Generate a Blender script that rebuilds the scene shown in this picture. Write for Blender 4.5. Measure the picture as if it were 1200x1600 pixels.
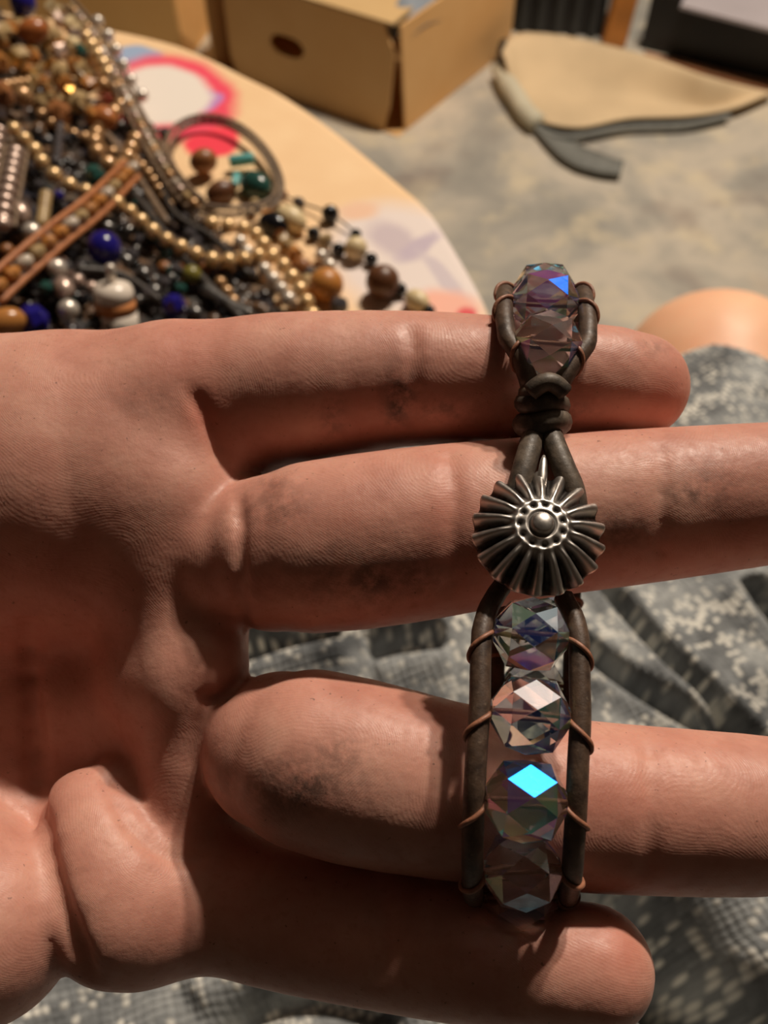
import bpy, bmesh, math, random
import numpy as np
from mathutils import Vector, Matrix

for o in list(bpy.data.objects):
    bpy.data.objects.remove(o, do_unlink=True)
scene = bpy.context.scene
COL = scene.collection

# ------------------------------------------------------------------ camera
FPX, PITCH, CAMZ = 1400.0, 52.0, 0.80
cam_data = bpy.data.cameras.new('camera')
cam_data.sensor_fit = 'VERTICAL'
cam_data.sensor_height = 24.0
cam_data.sensor_width = 18.0
cam_data.lens = 24.0 * FPX / 1600.0
cam_data.clip_start = 0.01
cam_data.clip_end = 30
cam_data.dof.use_dof = True
cam_data.dof.focus_distance = 0.106
cam_data.dof.aperture_fstop = 18.0
cam = bpy.data.objects.new('camera', cam_data)
COL.objects.link(cam)
cam.location = (0, 0, CAMZ)
cam.rotation_euler = (math.radians(90 - PITCH), 0, 0)
scene.camera = cam
_a = math.radians(PITCH)
CR = np.array([[1, 0, 0], [0, math.sin(_a), math.cos(_a)], [0, -math.cos(_a), math.sin(_a)]])  # rows: right, up, back
CO = np.array([0, 0, CAMZ])

# ------------------------------------------------------------------ world, lamps, exposure
world = bpy.data.worlds.new('world'); scene.world = world
world.use_nodes = True
world.node_tree.nodes['Background'].inputs[0].default_value = (1.0, 0.86, 0.7, 1)
world.node_tree.nodes['Background'].inputs[1].default_value = 0.01
scene.view_settings.view_transform = 'Standard'
scene.view_settings.look = 'None'
scene.view_settings.gamma = 1.0
scene.view_settings.use_curve_mapping = False
scene.view_settings.exposure = 0.62
LAMP_POS = [(0.50, 1.30, 2.2), (0.74, 1.30, 2.2)]
LAMP_W = 62.0
for i, p in enumerate(LAMP_POS):
    ld = bpy.data.lights.new('ceiling_bulb_light', 'POINT')
    ld.energy = LAMP_W; ld.color = (1.0, 0.87, 0.72); ld.shadow_soft_size = 0.045
    lo = bpy.data.objects.new('ceiling_bulb_light', ld); COL.objects.link(lo); lo.location = p

# ------------------------------------------------------------------ helpers
def cam2world(P):
    """camera space millimetres (x right, y up, z back) -> world metres"""
    return np.asarray(P, float) / 1000.0 @ CR + CO
def C3(x, y, d):
    """photo pixel + axial depth (mm) -> camera space mm"""
    return np.array([(x - 600.0) * d / FPX, (800.0 - y) * d / FPX, -d])
def W3(x, y, d):
    return cam2world(C3(x, y, d))
def on_plane(x, y, z):
    """photo pixel -> world point on the horizontal plane at height z"""
    dr = C3(x, y, 1000.0) / 1000.0 @ CR
    t = (z - CAMZ) / dr[2]
    return CO + dr * t
def tag(o, label=None, cat=None, group=None, kind=None):
    if label: o['label'] = label
    if cat: o['category'] = cat
    if group: o['group'] = group
    if kind: o['kind'] = kind
    return o
def empty(name, loc=(0, 0, 0)):
    o = bpy.data.objects.new(name, None); COL.objects.link(o); o.location = loc
    o.empty_display_size = 0.01
    return o
def wm(o):
    m = o.matrix_basis.copy()
    return (wm(o.parent) @ o.matrix_parent_inverse @ m) if o.parent else m
def link(name, me, mat=None, parent=None):
    """mesh in world coordinates -> object (parent keeps the world position)"""
    o = bpy.data.objects.new(name, me); COL.objects.link(o)
    if mat is not None and not me.materials: me.materials.append(mat)
    if parent is not None:
        o.parent = parent
        o.matrix_parent_inverse = wm(parent).inverted()
    return o
def mesh(name, V, F, smooth=True):
    me = bpy.data.meshes.new(name)
    V = np.asarray(V, float)
    me.from_pydata(V.tolist(), [], F.tolist() if hasattr(F, 'tolist') else F)
    if smooth:
        me.polygons.foreach_set('use_smooth', np.ones(len(me.polygons), bool))
    me.update()
    return me
def fix_normals(me):
    bm = bmesh.new(); bm.from_mesh(me); bmesh.ops.recalc_face_normals(bm, faces=bm.faces); bm.to_mesh(me); bm.free()
    return me
def catmull(P, n, closed=False):
    """n samples, roughly evenly spaced, through the points P"""
    P = np.asarray(P, float); m = len(P)
    segs = m if closed else m - 1
    out = []
    K = 24
    for i in range(segs):
        if closed: p0, p1, p2, p3 = P[(i-1) % m], P[i], P[(i+1) % m], P[(i+2) % m]
        else:
            p1, p2 = P[i], P[i+1]
            p0 = P[i-1] if i > 0 else 2*p1 - p2
            p3 = P[i+2] if i + 2 < m else 2*p2 - p1
        for k in range(K):
            t = k / K
            out.append(0.5*((2*p1) + (-p0+p2)*t + (2*p0-5*p1+4*p2-p3)*t*t + (-p0+3*p1-3*p2+p3)*t**3))
    if not closed: out.append(P[-1])
    else: out.append(P[0])
    out = np.array(out)
    L = np.r_[0, np.cumsum(np.linalg.norm(np.diff(out, axis=0), axis=1))]
    s = np.linspace(0, L[-1], n + 1 if closed else n)
    if closed: s = s[:-1]
    return np.stack([np.interp(s, L, out[:, k]) for k in range(out.shape[1])], 1)
def frames(P, closed=False, up=None):
    n = len(P)
    if closed: T = np.roll(P, -1, 0) - np.roll(P, 1, 0)
    else: T = np.gradient(P, axis=0)
    T /= np.linalg.norm(T, axis=1)[:, None] + 1e-12
    N = np.zeros_like(T)
    u = np.array([0.3, 0.2, 0.93]) if up is None else np.asarray(up, float)
    for i in range(n):
        v = u - T[i]*(u @ T[i]); l = np.linalg.norm(v)
        if l < 1e-4: v = np.cross(T[i], [1, 0, 0.1]); l = np.linalg.norm(v)
        u = v/l; N[i] = u
    return T, N, np.cross(T, N)
def tube(P, r, seg=10, closed=False, caps=True):
    """verts, faces of a tube along P; r scalar or per point"""
    P = np.asarray(P, float); n = len(P)
    r = np.broadcast_to(np.asarray(r, float), (n,))
    T, N, B = frames(P, closed)
    a = np.arange(seg)*2*math.pi/seg
    V = P[:, None] + r[:, None, None]*(np.cos(a)[None, :, None]*N[:, None] + np.sin(a)[None, :, None]*B[:, None])
    V = V.reshape(-1, 3); F = []
    for i in range(n if closed else n-1):
        j = (i+1) % n
        for k in range(seg):
            l = (k+1) % seg
            F.append([i*seg+k, i*seg+l, j*seg+l, j*seg+k])
    if not closed and caps:
        F.append([k for k in range(seg)][::-1]); F.append([(n-1)*seg+k for k in range(seg)])
    return V, F
def merge(parts):
    V, F, b = [], [], 0
    for v, f in parts:
        V.append(np.asarray(v, float)); F += [[i+b for i in q] for q in f]; b += len(v)
    return np.concatenate(V), F
def lathe(prof, seg=16):
    """profile [(r, z)...] spun round z"""
    V, F = [], []
    n = len(prof)
    for r, z in prof:
        for k in range(seg):
            a = 2*math.pi*k/seg; V.append((r*math.cos(a), r*math.sin(a), z))
    for i in range(n-1):
        for k in range(seg):
            l = (k+1) % seg
            F.append([i*seg+k, i*seg+l, (i+1)*seg+l, (i+1)*seg+k])
    F.append(list(range(seg))[::-1]); F.append([(n-1)*seg+k for k in range(seg)])
    return np.array(V), F
def box(c, s, bevel=0.0, rot=None):
    bm = bmesh.new(); bmesh.ops.create_cube(bm, size=1)
    for v in bm.verts: v.co = Vector((v.co.x*s[0], v.co.y*s[1], v.co.z*s[2]))
    if bevel: bmesh.ops.bevel(bm, geom=bm.edges[:], offset=bevel, segments=2, affect='EDGES', profile=0.5)
    V = np.array([v.co[:] for v in bm.verts]); bm.verts.index_update()
    F = [[v.index for v in f.verts] for f in bm.faces]; bm.free()
    if rot is not None: V = V @ np.asarray(rot).T
    return V + np.asarray(c), F
def rotz(a):
    return np.array([[math.cos(a), -math.sin(a), 0], [math.sin(a), math.cos(a), 0], [0, 0, 1]])

# ------------------------------------------------------------------ material helpers
class NT:
    def __init__(s, name):
        s.m = bpy.data.materials.new(name); s.m.use_nodes = True
        s.t = s.m.node_tree; s.b = s.t.nodes['Principled BSDF']; s.out = s.t.nodes['Material Output']
    def n(s, typ, ins=None, **kw):
        q = s.t.nodes.new(typ)
        for k, v in kw.items(): setattr(q, k, v)
        for k, v in (ins or {}).items(): s.put(q.inputs[k], v)
        return q
    def put(s, sock, v):
        if isinstance(v, bpy.types.NodeSocket): s.t.links.new(v, sock)
        elif isinstance(v, bpy.types.Node): s.t.links.new(v.outputs[0], sock)
        else: sock.default_value = v
    def set(s, **kw):
        for k, v in kw.items(): s.put(s.b.inputs[k.replace('_', ' ')], v)
    def math(s, op, a, b=None, c=None, clamp=False):
        q = s.n('ShaderNodeMath', operation=op, use_clamp=clamp)
        s.put(q.inputs[0], a)
        if b is not None: s.put(q.inputs[1], b)
        if c is not None: s.put(q.inputs[2], c)
        return q.outputs[0]
    def mix(s, f, a, b, blend='MIX'):
        q = s.n('ShaderNodeMix', data_type='RGBA', blend_type=blend)
        s.put(q.inputs[0], f); s.put(q.inputs[6], a); s.put(q.inputs[7], b)
        return q.outputs[2]
    def ramp(s, f, stops, interp='LINEAR'):
        q = s.n('ShaderNodeValToRGB'); q.color_ramp.interpolation = interp
        e = q.color_ramp.elements
        while len(e) > 1: e.remove(e[-1])
        for i, (p, c) in enumerate(stops):
            if i == 0: e[0].position = p; e[0].color = c
            else: x = e.new(p); x.color = c
        s.put(q.inputs[0], f)
        return q.outputs[0]
    def noise(s, vec, scale, detail=3, rough=0.5, dist=0.0):
        q = s.n('ShaderNodeTexNoise'); q.inputs['Scale'].default_value = scale
        q.inputs['Detail'].default_value = detail; q.inputs['Roughness'].default_value = rough
        q.inputs['Distortion'].default_value = dist
        if vec is not None: s.put(q.inputs['Vector'], vec)
        return q.outputs[0]
    def pos(s):
        return s.n('ShaderNodeNewGeometry').outputs['Position']
    def obj(s):
        return s.n('ShaderNodeTexCoord').outputs['Object']
    def attr(s, name):
        return s.n('ShaderNodeAttribute', attribute_name=name)
    def bump(s, h, strength, dist, prev=None):
        q = s.n('ShaderNodeBump'); q.inputs['Strength'].default_value = strength; q.inputs['Distance'].default_value = dist
        s.put(q.inputs['Height'], h)
        if prev is not None: s.put(q.inputs['Normal'], prev)
        return q.outputs[0]
def rgb(r, g, b):
    """sRGB 0-255 -> linear RGBA"""
    f = lambda c: (c/255/12.92 if c/255 <= 0.04045 else ((c/255+0.055)/1.055)**2.4)
    return (f(r), f(g), f(b), 1)
def simple(name, col, rough=0.5, var=0.15, scale=60, metallic=0.0, spec=0.5, bump=0.0, bscale=300, bdist=0.0005, **kw):
    t = NT(name); p = t.obj()
    n = t.noise(p, scale, 4)
    d = tuple(c*(1-var) for c in col[:3]) + (1,); l = tuple(min(1, c*(1+var)) for c in col[:3]) + (1,)
    t.set(Base_Color=t.ramp(n, [(0.3, d), (0.7, l)]), Roughness=rough, Metallic=metallic)
    t.b.inputs['Specular IOR Level'].default_value = spec
    if bump: t.set(Normal=t.bump(t.noise(p, bscale, 3), bump, bdist))
    for k, v in kw.items(): t.put(t.b.inputs[k.replace('_', ' ')], v)
    return t.m

# ------------------------------------------------------------------ room shell (structure)
def floor_material():
    t = NT('stained_concrete'); p = t.pos()
    n1 = t.noise(p, 3.2, 5, 0.6, 0.4); n2 = t.noise(p, 11.0, 4, 0.6); n3 = t.noise(p, 60.0, 3)
    c = t.ramp(n1, [(0.30, rgb(122, 122, 118)), (0.46, rgb(160, 155, 145)), (0.56, rgb(190, 180, 164)), (0.72, rgb(150, 147, 139))])
    c = t.mix(t.ramp(n2, [(0.52, (0, 0, 0, 1)), (0.68, (0.75, 0.75, 0.75, 1))]), c, rgb(206, 192, 164))
    c = t.mix(t.ramp(t.noise(p, 6.0, 3), [(0.56, (0, 0, 0, 1)), (0.7, (0.5, 0.5, 0.5, 1))]), c, rgb(120, 102, 96))
    t.set(Base_Color=c, Roughness=0.75, Normal=t.bump(n3, 0.25, 0.002))
    return t.m
M_FLOOR = floor_material()
M_WALL = simple('painted_wall', rgb(52, 43, 35), 0.9, 0.05, 4)
def plane_box(name, lo, hi, mat):
    lo, hi = np.array(lo, float), np.array(hi, float)
    o = link(name, mesh(name, *box((lo+hi)/2, hi-lo), smooth=False), mat)
    tag(o, kind='structure'); return o
RX0, RX1, RY0, RY1, RZ = -2.2, 2.4, -1.6, 3.2, 2.5
plane_box('floor', (RX0-.1, RY0-.1, -0.05), (RX1+.1, RY1+.1, 0), M_FLOOR)
plane_box('wall_back', (RX0-.1, RY1, 0), (RX1+.1, RY1+.1, RZ), M_WALL)
plane_box('wall_front', (RX0-.1, RY0-.1, 0), (RX1+.1, RY0, RZ), M_WALL)
plane_box('wall_left', (RX0-.1, RY0, 0), (RX0, RY1, RZ), M_WALL)
plane_box('wall_right', (RX1, RY0, 0), (RX1+.1, RY1, RZ), M_WALL)
plane_box('ceiling', (RX0-.1, RY0-.1, RZ), (RX1+.1, RY1+.1, RZ+.05), M_WALL)

# ------------------------------------------------------------------ implicit modelling (one continuous skin)
class SDF:
    def __init__(s, lo, hi, h):
        s.lo = np.array(lo, float); s.h = h
        s.n = np.ceil((np.array(hi, float)-s.lo)/h).astype(int)+1
        s.D = np.full(s.n, 1e3, np.float32)
    def sub(s, lo, hi):
        i0 = np.clip(np.floor((np.asarray(lo)-s.lo)/s.h).astype(int), 0, s.n-1)
        i1 = np.clip(np.ceil((np.asarray(hi)-s.lo)/s.h).astype(int)+1, 1, s.n)
        if (i1 <= i0).any(): return None, None
        sl = tuple(slice(a, b) for a, b in zip(i0, i1))
        ax = [(s.lo[k]+s.h*np.arange(i0[k], i1[k])).astype(np.float32) for k in range(3)]
        return sl, ax
    @staticmethod
    def cone(ax, a, b, ra, rb):
        X = ax[0][:, None, None]-a[0]; Y = ax[1][None, :, None]-a[1]; Z = ax[2][None, None, :]-a[2]
        v = b-a; L = float(v @ v)+1e-9
        t = np.clip((X*v[0]+Y*v[1]+Z*v[2])/L, 0, 1)
        return np.sqrt((X-t*v[0])**2+(Y-t*v[1])**2+(Z-t*v[2])**2)-(ra+(rb-ra)*t)
    def comb(s, sl, d, k, mode):
        D = s.D[sl]
        if mode == 'add':
            h = np.clip(k-np.abs(D-d), 0, None)/k
            s.D[sl] = np.minimum(D, d)-h*h*k*0.25
        else:
            e = -d
            h = np.clip(k-np.abs(D-e), 0, None)/k
            s.D[sl] = np.maximum(D, e)+h*h*k*0.25
    def add(s, a, b, ra, rb, k=3.0, mode='add'):
        a, b = np.asarray(a, float), np.asarray(b, float); m = max(ra, rb)+2.5*k+4*s.h
        if mode == 'cut': m = max(ra, rb)+k+3*s.h
        sl, ax = s.sub(np.minimum(a, b)-m, np.maximum(a, b)+m)
        if sl is not None: s.comb(sl, s.cone(ax, a, b, ra, rb).astype(np.float32), k, mode)
    def ell(s, c, r, k=3.0, mode='add'):
        c, r = np.asarray(c, float), np.asarray(r, float); m = 2.5*k+4*s.h
        sl, ax = s.sub(c-r-m, c+r+m)
        if sl is None: return
        X = (ax[0][:, None, None]-c[0]); Y = (ax[1][None, :, None]-c[1]); Z = (ax[2][None, None, :]-c[2])
        k0 = np.sqrt((X/r[0])**2+(Y/r[1])**2+(Z/r[2])**2)+1e-6
        k1 = np.sqrt((X/r[0]**2)**2+(Y/r[1]**2)**2+(Z/r[2]**2)**2)+1e-6
        s.comb(sl, (k0*(k0-1)/k1).astype(np.float32), k, mode)
    def surface(s):
        D = s.D; S = D < 0
        cx = np.zeros(tuple(np.array(D.shape)-1), np.uint8)
        for i in (0, 1):
            for j in (0, 1):
                for k in (0, 1):
                    cx += S[i:S.shape[0]-1+i, j:S.shape[1]-1+j, k:S.shape[2]-1+k]
        cells = np.argwhere((cx > 0) & (cx < 8))
        idx = np.full(cx.shape, -1, np.int32); idx[tuple(cells.T)] = np.arange(len(cells))
        acc = np.zeros((len(cells), 3)); cnt = np.zeros(len(cells))
        corners = [(i, j, k) for i in (0, 1) for j in (0, 1) for k in (0, 1)]
        vals = {c: D[cells[:, 0]+c[0], cells[:, 1]+c[1], cells[:, 2]+c[2]] for c in corners}
        for c in corners:
            for a in range(3):
                if c[a] == 0:
                    e = list(c); e[a] = 1; e = tuple(e)
                    v0, v1 = vals[c], vals[e]; m = (v0 < 0) != (v1 < 0)
                    t = np.where(m, v0/(v0-v1+1e-12), 0)
                    p = np.tile(np.array(c, float), (len(cells), 1)); p[:, a] += t
                    acc[m] += p[m]; cnt[m] += 1
        V = s.lo+s.h*(cells+acc/cnt[:, None])
        F = []
        for a in range(3):
            b, c = (a+1) % 3, (a+2) % 3
            sa = [slice(None)]*3; sb = [slice(None)]*3
            sa[a] = slice(0, -1); sb[a] = slice(1, None)
            m = S[tuple(sa)] != S[tuple(sb)]
            e = np.argwhere(m)
            ok = (e[:, b] > 0) & (e[:, c] > 0) & (e[:, b] < cx.shape[b]) & (e[:, c] < cx.shape[c])
            e = e[ok]
            q = []
            for db, dc in ((-1, -1), (0, -1), (0, 0), (-1, 0)):
                g = e.copy(); g[:, b] += db; g[:, c] += dc
                q.append(idx[g[:, 0], g[:, 1], g[:, 2]])
            q = np.stack(q, 1)
            flip = S[e[:, 0], e[:, 1], e[:, 2]]
            q[~flip] = q[~flip][:, ::-1]
            F.append(q[(q >= 0).all(1)])
        return V, np.concatenate(F)

# ------------------------------------------------------------------ the hand
def rp(r, d): return r*d/FPX
hand = SDF((-330, -92, -230), (82, 75, -88), 0.7)
def seg(pts, k=3.0, dense=0):
    """chain of (x, y, depth, radius px) photo points, swept as one limb and then blended in"""
    Q = np.array([list(C3(x, y, d))+[rp(r, d)] for x, y, d, r in pts])
    if dense: Q = catmull(Q, dense)
    R = Q[:, 3].max()+2.5*k+3
    sl, ax = hand.sub(Q[:, :3].min(0)-R, Q[:, :3].max(0)+R)
    D = np.full([len(a) for a in ax], 1e3, np.float32)
    for a, b in zip(Q[:-1], Q[1:]):
        m = max(a[3], b[3])+2.5*k+3
        ii = [(np.searchsorted(ax[q], min(a[q], b[q])-m), np.searchsorted(ax[q], max(a[q], b[q])+m)) for q in range(3)]
        ss = tuple(slice(i, j) for i, j in ii)
        D[ss] = np.minimum(D[ss], SDF.cone([ax[q][ss[q]] for q in range(3)], a[:3], b[:3], a[3], b[3]))
    hand.comb(sl, D, k, 'add')
INDEX = [(300, 617, 125.5, 109), (420, 612, 125, 120), (500, 605, 124, 117), (600, 594, 123, 107), (720, 592, 122.5, 101), (850, 593, 122, 91), (940, 597, 122.5, 88), (992, 604, 124, 83)]
MIDDLE = [(372, 872, 119.5, 108), (400, 868, 118.5, 116), (480, 856, 117.5, 133), (570, 845, 117, 137), (700, 827, 117, 134), (840, 808, 117, 126), (1020, 789, 117, 120), (1250, 766, 118, 108), (1340, 758, 119, 98)]
RING = [(395, 1165, 123, 80), (425, 1170, 117, 108), (462, 1178, 112.5, 133), (560, 1203, 111, 141), (730, 1237, 110, 132), (930, 1258, 109.5, 128), (1150, 1270, 109.5, 122), (1290, 1272, 110, 110)]
PINKY = [(290, 1385, 120, 104), (400, 1414, 117, 110), (520, 1440, 114.5, 111), (700, 1480, 110, 104), (850, 1505, 106, 98), (925, 1513, 105, 95)]
# palm body, running left out of the photograph to the wrist
seg([(250, 640, 127, 118), (0, 680, 129, 130), (-300, 720, 131, 150), (-620, 800, 136, 185)], 9)
seg([(215, 850, 126, 112), (60, 845, 130, 125), (-300, 850, 136, 160), (-620, 880, 138, 185)], 9)
seg([(250, 1090, 131.5, 105), (60, 1070, 134, 118), (-300, 1010, 136, 165), (-620, 960, 138, 185)], 9)
seg([(230, 1330, 127, 100), (60, 1300, 127, 115), (-300, 1180, 128, 175), (-620, 1040, 136, 180)], 9)
seg([(300, 690, 129, 95), (290, 1000, 129, 95), (270, 1300, 127, 90)], 8)                # webbing behind the finger roots
# the broad mound below index and middle finger: one smooth swelling that turns away at its lower side
seg([(-330, 810, 133, 255), (-100, 788, 131.5, 240), (90, 762, 130.5, 226), (170, 752, 130, 206)], 7, 8)
seg([(278, 790, 120.6, 92), (278, 925, 121.6, 92)], 7)                                   # its edge at the root of the middle finger
# pads
seg([(325, 1036, 116.8, 62), (285, 1048, 117.6, 68), (235, 1062, 120.5, 60)], 6)        # between middle and ring finger
seg([(298, 1110, 118.4, 62), (300, 1200, 118.0, 66), (290, 1290, 119.5, 70), (280, 1370, 122, 80)], 6, 8)   # below the ring finger
seg([(180, 1220, 119.5, 36), (240, 1272, 118.0, 32), (288, 1308, 117.0, 30)], 1.4)       # little diagonal fold
seg([(138, 1275, 117.5, 74), (160, 1330, 115.5, 98), (185, 1400, 114.5, 124), (215, 1425, 114.5, 112)], 1.4, 8)  # below the little finger
seg([(-30, 1445, 112, 150), (-180, 1390, 113, 190), (-420, 1240, 120, 210)], 1.2, 10)    # heel-side pad
# wrist and forearm, thumb (outside the frame, pointing away)
hand.add(C3(-620, 900, 138), C3(-1000, 990, 150), 21, 21, 14)
hand.add(C3(-1000, 990, 150), C3(-2400, 1350, 172), 22, 33, 12)
seg([(-420, 760, 140, 170), (-330, 560, 152, 135), (-260, 420, 163, 112), (-215, 300, 172, 100), (-190, 210, 178, 84)], 5, 12)
# fingers
seg(INDEX, 5.5, 16); seg(MIDDLE, 1.5, 16); seg(PINKY, 5.0, 14); seg(RING, 1.1, 16)
def depth_at(x, y):
    """first skin hit along the photo ray"""
    d = np.arange(90, 150, 0.35)
    P = np.stack([(x-600)*d/FPX, (800-y)*d/FPX, -d], 1)
    i = np.clip(np.round((P-hand.lo)/hand.h).astype(int), 0, hand.n-1)
    w = hand.D[i[:, 0], i[:, 1], i[:, 2]]; v = w < 0
    k = v.argmax()
    return d[k]+min(0.6, max(0.0, float(w[k-1])))-0.35 if v.any() and k > 0 else None
def crease(pts, r, k, sink=0.0):
    Q = catmull(np.array(pts, float), max(3, 3*len(pts)))
    L = [(x, y, depth_at(x, y)) for x, y in Q]
    L = [C3(x, y, d+sink) for x, y, d in L if d is not None]
    for a, b in zip(L[:-1], L[1:]):
        if np.linalg.norm(a-b) < 9: hand.add(a, b, r, r, k, 'cut')
crease([(45, 980), (52, 1130), (62, 1250), (92, 1400), (140, 1520)], 0.5, 2.2)     # long palm line
crease([(370, 765), (377, 830), (376, 930), (384, 985)], 0.5, 1.0)                 # root of the middle finger
crease([(300, 612), (328, 665), (350, 730)], 0.1, 1.6, -0.1)                       # root of the index finger
crease([(395, 1045), (362, 1082), (338, 1092), (318, 1088)], 0.2, 1.2, 0.0)
crease([(160, 1205), (200, 1290), (255, 1335), (310, 1345)], 0.25, 1.2)
for x, y0, y1, sh in ((640, 510, 670, 6), (880, 525, 660, 5), (702, 710, 930, 7), (1030, 695, 880, 6), (694, 1115, 1345, 7), (1012, 1155, 1365, 6), (590, 1390, 1540, 5), (800, 1440, 1580, 5)):
    crease([(x, y0), (x+sh, (y0*3+y1)/4), (x+sh, (y0+y1*3)/4), (x, y1)], 0.1, 1.5, -0.55)
HV, HF = hand.surface()
print('hand', len(HV), len(HF))

def skin_material():
    t = NT('skin')
    p = t.n('ShaderNodeTexCoord').outputs['Object']
    big = t.noise(p, 90, 4, 0.6); fine = t.noise(p, 700, 4, 0.65)
    c = t.ramp(big, [(0.30, (0.48, 0.205, 0.15, 1)), (0.5, (0.59, 0.28, 0.21, 1)), (0.7, (0.66, 0.35, 0.265, 1))])
    c = t.mix(t.ramp(fine, [(0.55, (0, 0, 0, 1)), (0.75, (0.30, 0.30, 0.30, 1))]), c, (0.36, 0.14, 0.09, 1))
    da = t.attr('dirt').outputs['Fac']
    dn = t.math('MULTIPLY', da, t.ramp(t.noise(p, 520, 5, 0.7), [(0.38, (0, 0, 0, 1)), (0.60, (1, 1, 1, 1))]))
    c = t.mix(dn, c, (0.07, 0.045, 0.035, 1))
    speck = t.ramp(t.noise(p, 1500, 2, 0.5), [(0.71, (0, 0, 0, 1)), (0.76, (0.6, 0.6, 0.6, 1))])
    c = t.mix(speck, c, (0.12, 0.06, 0.04, 1))
    ra = t.attr('red').outputs['Fac']
    c = t.mix(ra, c, (0.58, 0.17, 0.11, 1))
    wv = t.n('ShaderNodeTexWave', wave_type='BANDS', bands_direction='DIAGONAL')
    wv.inputs['Scale'].default_value = 1250; wv.inputs['Distortion'].default_value = 26.0
    wv.inputs['Detail'].default_value = 1.0; wv.inputs['Detail Scale'].default_value = 0.06
    wq = t.n('ShaderNodeTexNoise'); wq.inputs['Scale'].default_value = 55; wq.inputs['Detail'].default_value = 0; t.put(wq.inputs['Vector'], p)
    wa = t.n('ShaderNodeVectorMath', operation='MULTIPLY_ADD'); t.put(wa.inputs[0], wq.outputs['Color']); wa.inputs[1].default_value = (0.03,)*3; t.put(wa.inputs[2], p)
    t.put(wv.inputs['Vector'], wa.outputs[0])
    b1 = t.bump(wv.outputs['Fac'], 0.10, 0.00007)
    b2 = t.bump(t.noise(p, 380, 5, 0.65), 0.35, 0.0004, b1)
    t.set(Base_Color=c, Roughness=t.ramp(fine, [(0.3, (0.42, 0.42, 0.42, 1)), (0.7, (0.6, 0.6, 0.6, 1))]), Normal=b2)
    t.b.inputs['Subsurface Weight'].default_value = 0.28
    t.b.inputs['Subsurface Radius'].default_value = (1.0, 0.32, 0.16)
    t.b.inputs['Subsurface Scale'].default_value = 0.0022
    t.b.inputs['Specular IOR Level'].default_value = 0.45
    return t.m
M_SKIN = skin_material()
person = empty('person', (0.12, 0.12, 0.0))
tag(person, 'person in grey patterned clothing, seated, holding out an open left hand with a bracelet', 'person')
hme = mesh('hand', cam2world(HV), HF)
px = 600+HV[:, 0]*FPX/(-HV[:, 2]); py = 800-HV[:, 1]*FPX/(-HV[:, 2])
def blob(L):
    a = np.zeros(len(HV))
    for x, y, rx, ry, w in L: a = np.maximum(a, w*np.exp(-((px-x)/rx)**2-((py-y)/ry)**2))
    return a
dirt = blob([(625, 615, 26, 45, 0.9), (520, 650, 20, 40, 0.5), (430, 790, 60, 40, 0.45), (560, 900, 120, 50, 0.5), (470, 1225, 110, 50, 0.6),
             (1110, 760, 60, 40, 0.5), (640, 900, 60, 40, 0.5), (900, 640, 40, 20, 0.4), (430, 760, 40, 30, 0.4), (600, 860, 40, 40, .3), (620, 635, 18, 30, 1.0), (700, 640, 60, 20, 0.5), (470, 1230, 60, 40, 0.9), (530, 1180, 50, 30, .5), (585, 905, 50, 35, 0.8), (1090, 770, 50, 25, 0.7), (960, 830, 70, 30, .5), (230, 620, 60, 30, .35), (1020, 545, 30, 14, .5)])
red = blob([(320, 640, 40, 50, 0.7), (290, 560, 80, 60, 0.25), (1040, 590, 50, 60, 0.3), (690, 780, 30, 90, 0.25), (980, 1480, 50, 60, 0.3), (1000, 1220, 120, 90, .25)])
for nm, arr in (('dirt', dirt), ('red', red)):
    at = hme.attributes.new(nm, 'FLOAT', 'POINT'); at.data.foreach_set('value', arr.astype(np.float32))
hand_o = link('hand', hme, M_SKIN, person)
sm = hand_o.modifiers.new('smooth', 'SMOOTH'); sm.factor = 0.5; sm.iterations = 5
tag(hand_o, 'open left hand, palm towards the viewer, fingers pointing right')

# fingernails on the far side of the fingertips
M_NAIL = simple('fingernail', (0.62, 0.36, 0.28, 1), 0.3, 0.08, 200)
for (x, y, d, r, l) in ((975, 602, 123.5, 84, 6.2), (1325, 759, 119, 100, 7.0), (1270, 1272, 110, 112, 6.6), (905, 1511, 105.2, 95, 5.6), (-192, 232, 177.5, 86, 7.0)):
    c = C3(x, y, d)+np.array([0, 0, -rp(r, d)+0.9])
    V = []; F = []
    for i in range(7):
        for k in range(16):
            a = 2*math.pi*k/16; q_ = math.sin(math.pi/2*i/6) if i else 0.02
            V.append(c+np.array([l*q_*math.cos(a), 0.72*l*q_*math.sin(a), -1.3*math.cos(math.pi/2*i/6)]))
    for i in range(6):
        for k in range(16):
            j = (k+1) % 16; F.append([i*16+k, i*16+j, (i+1)*16+j, (i+1)*16+k])
    F.append(list(range(16)))
    link('fingernail', mesh('fingernail', cam2world(np.array(V)), F), M_NAIL, hand_o)

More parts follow.
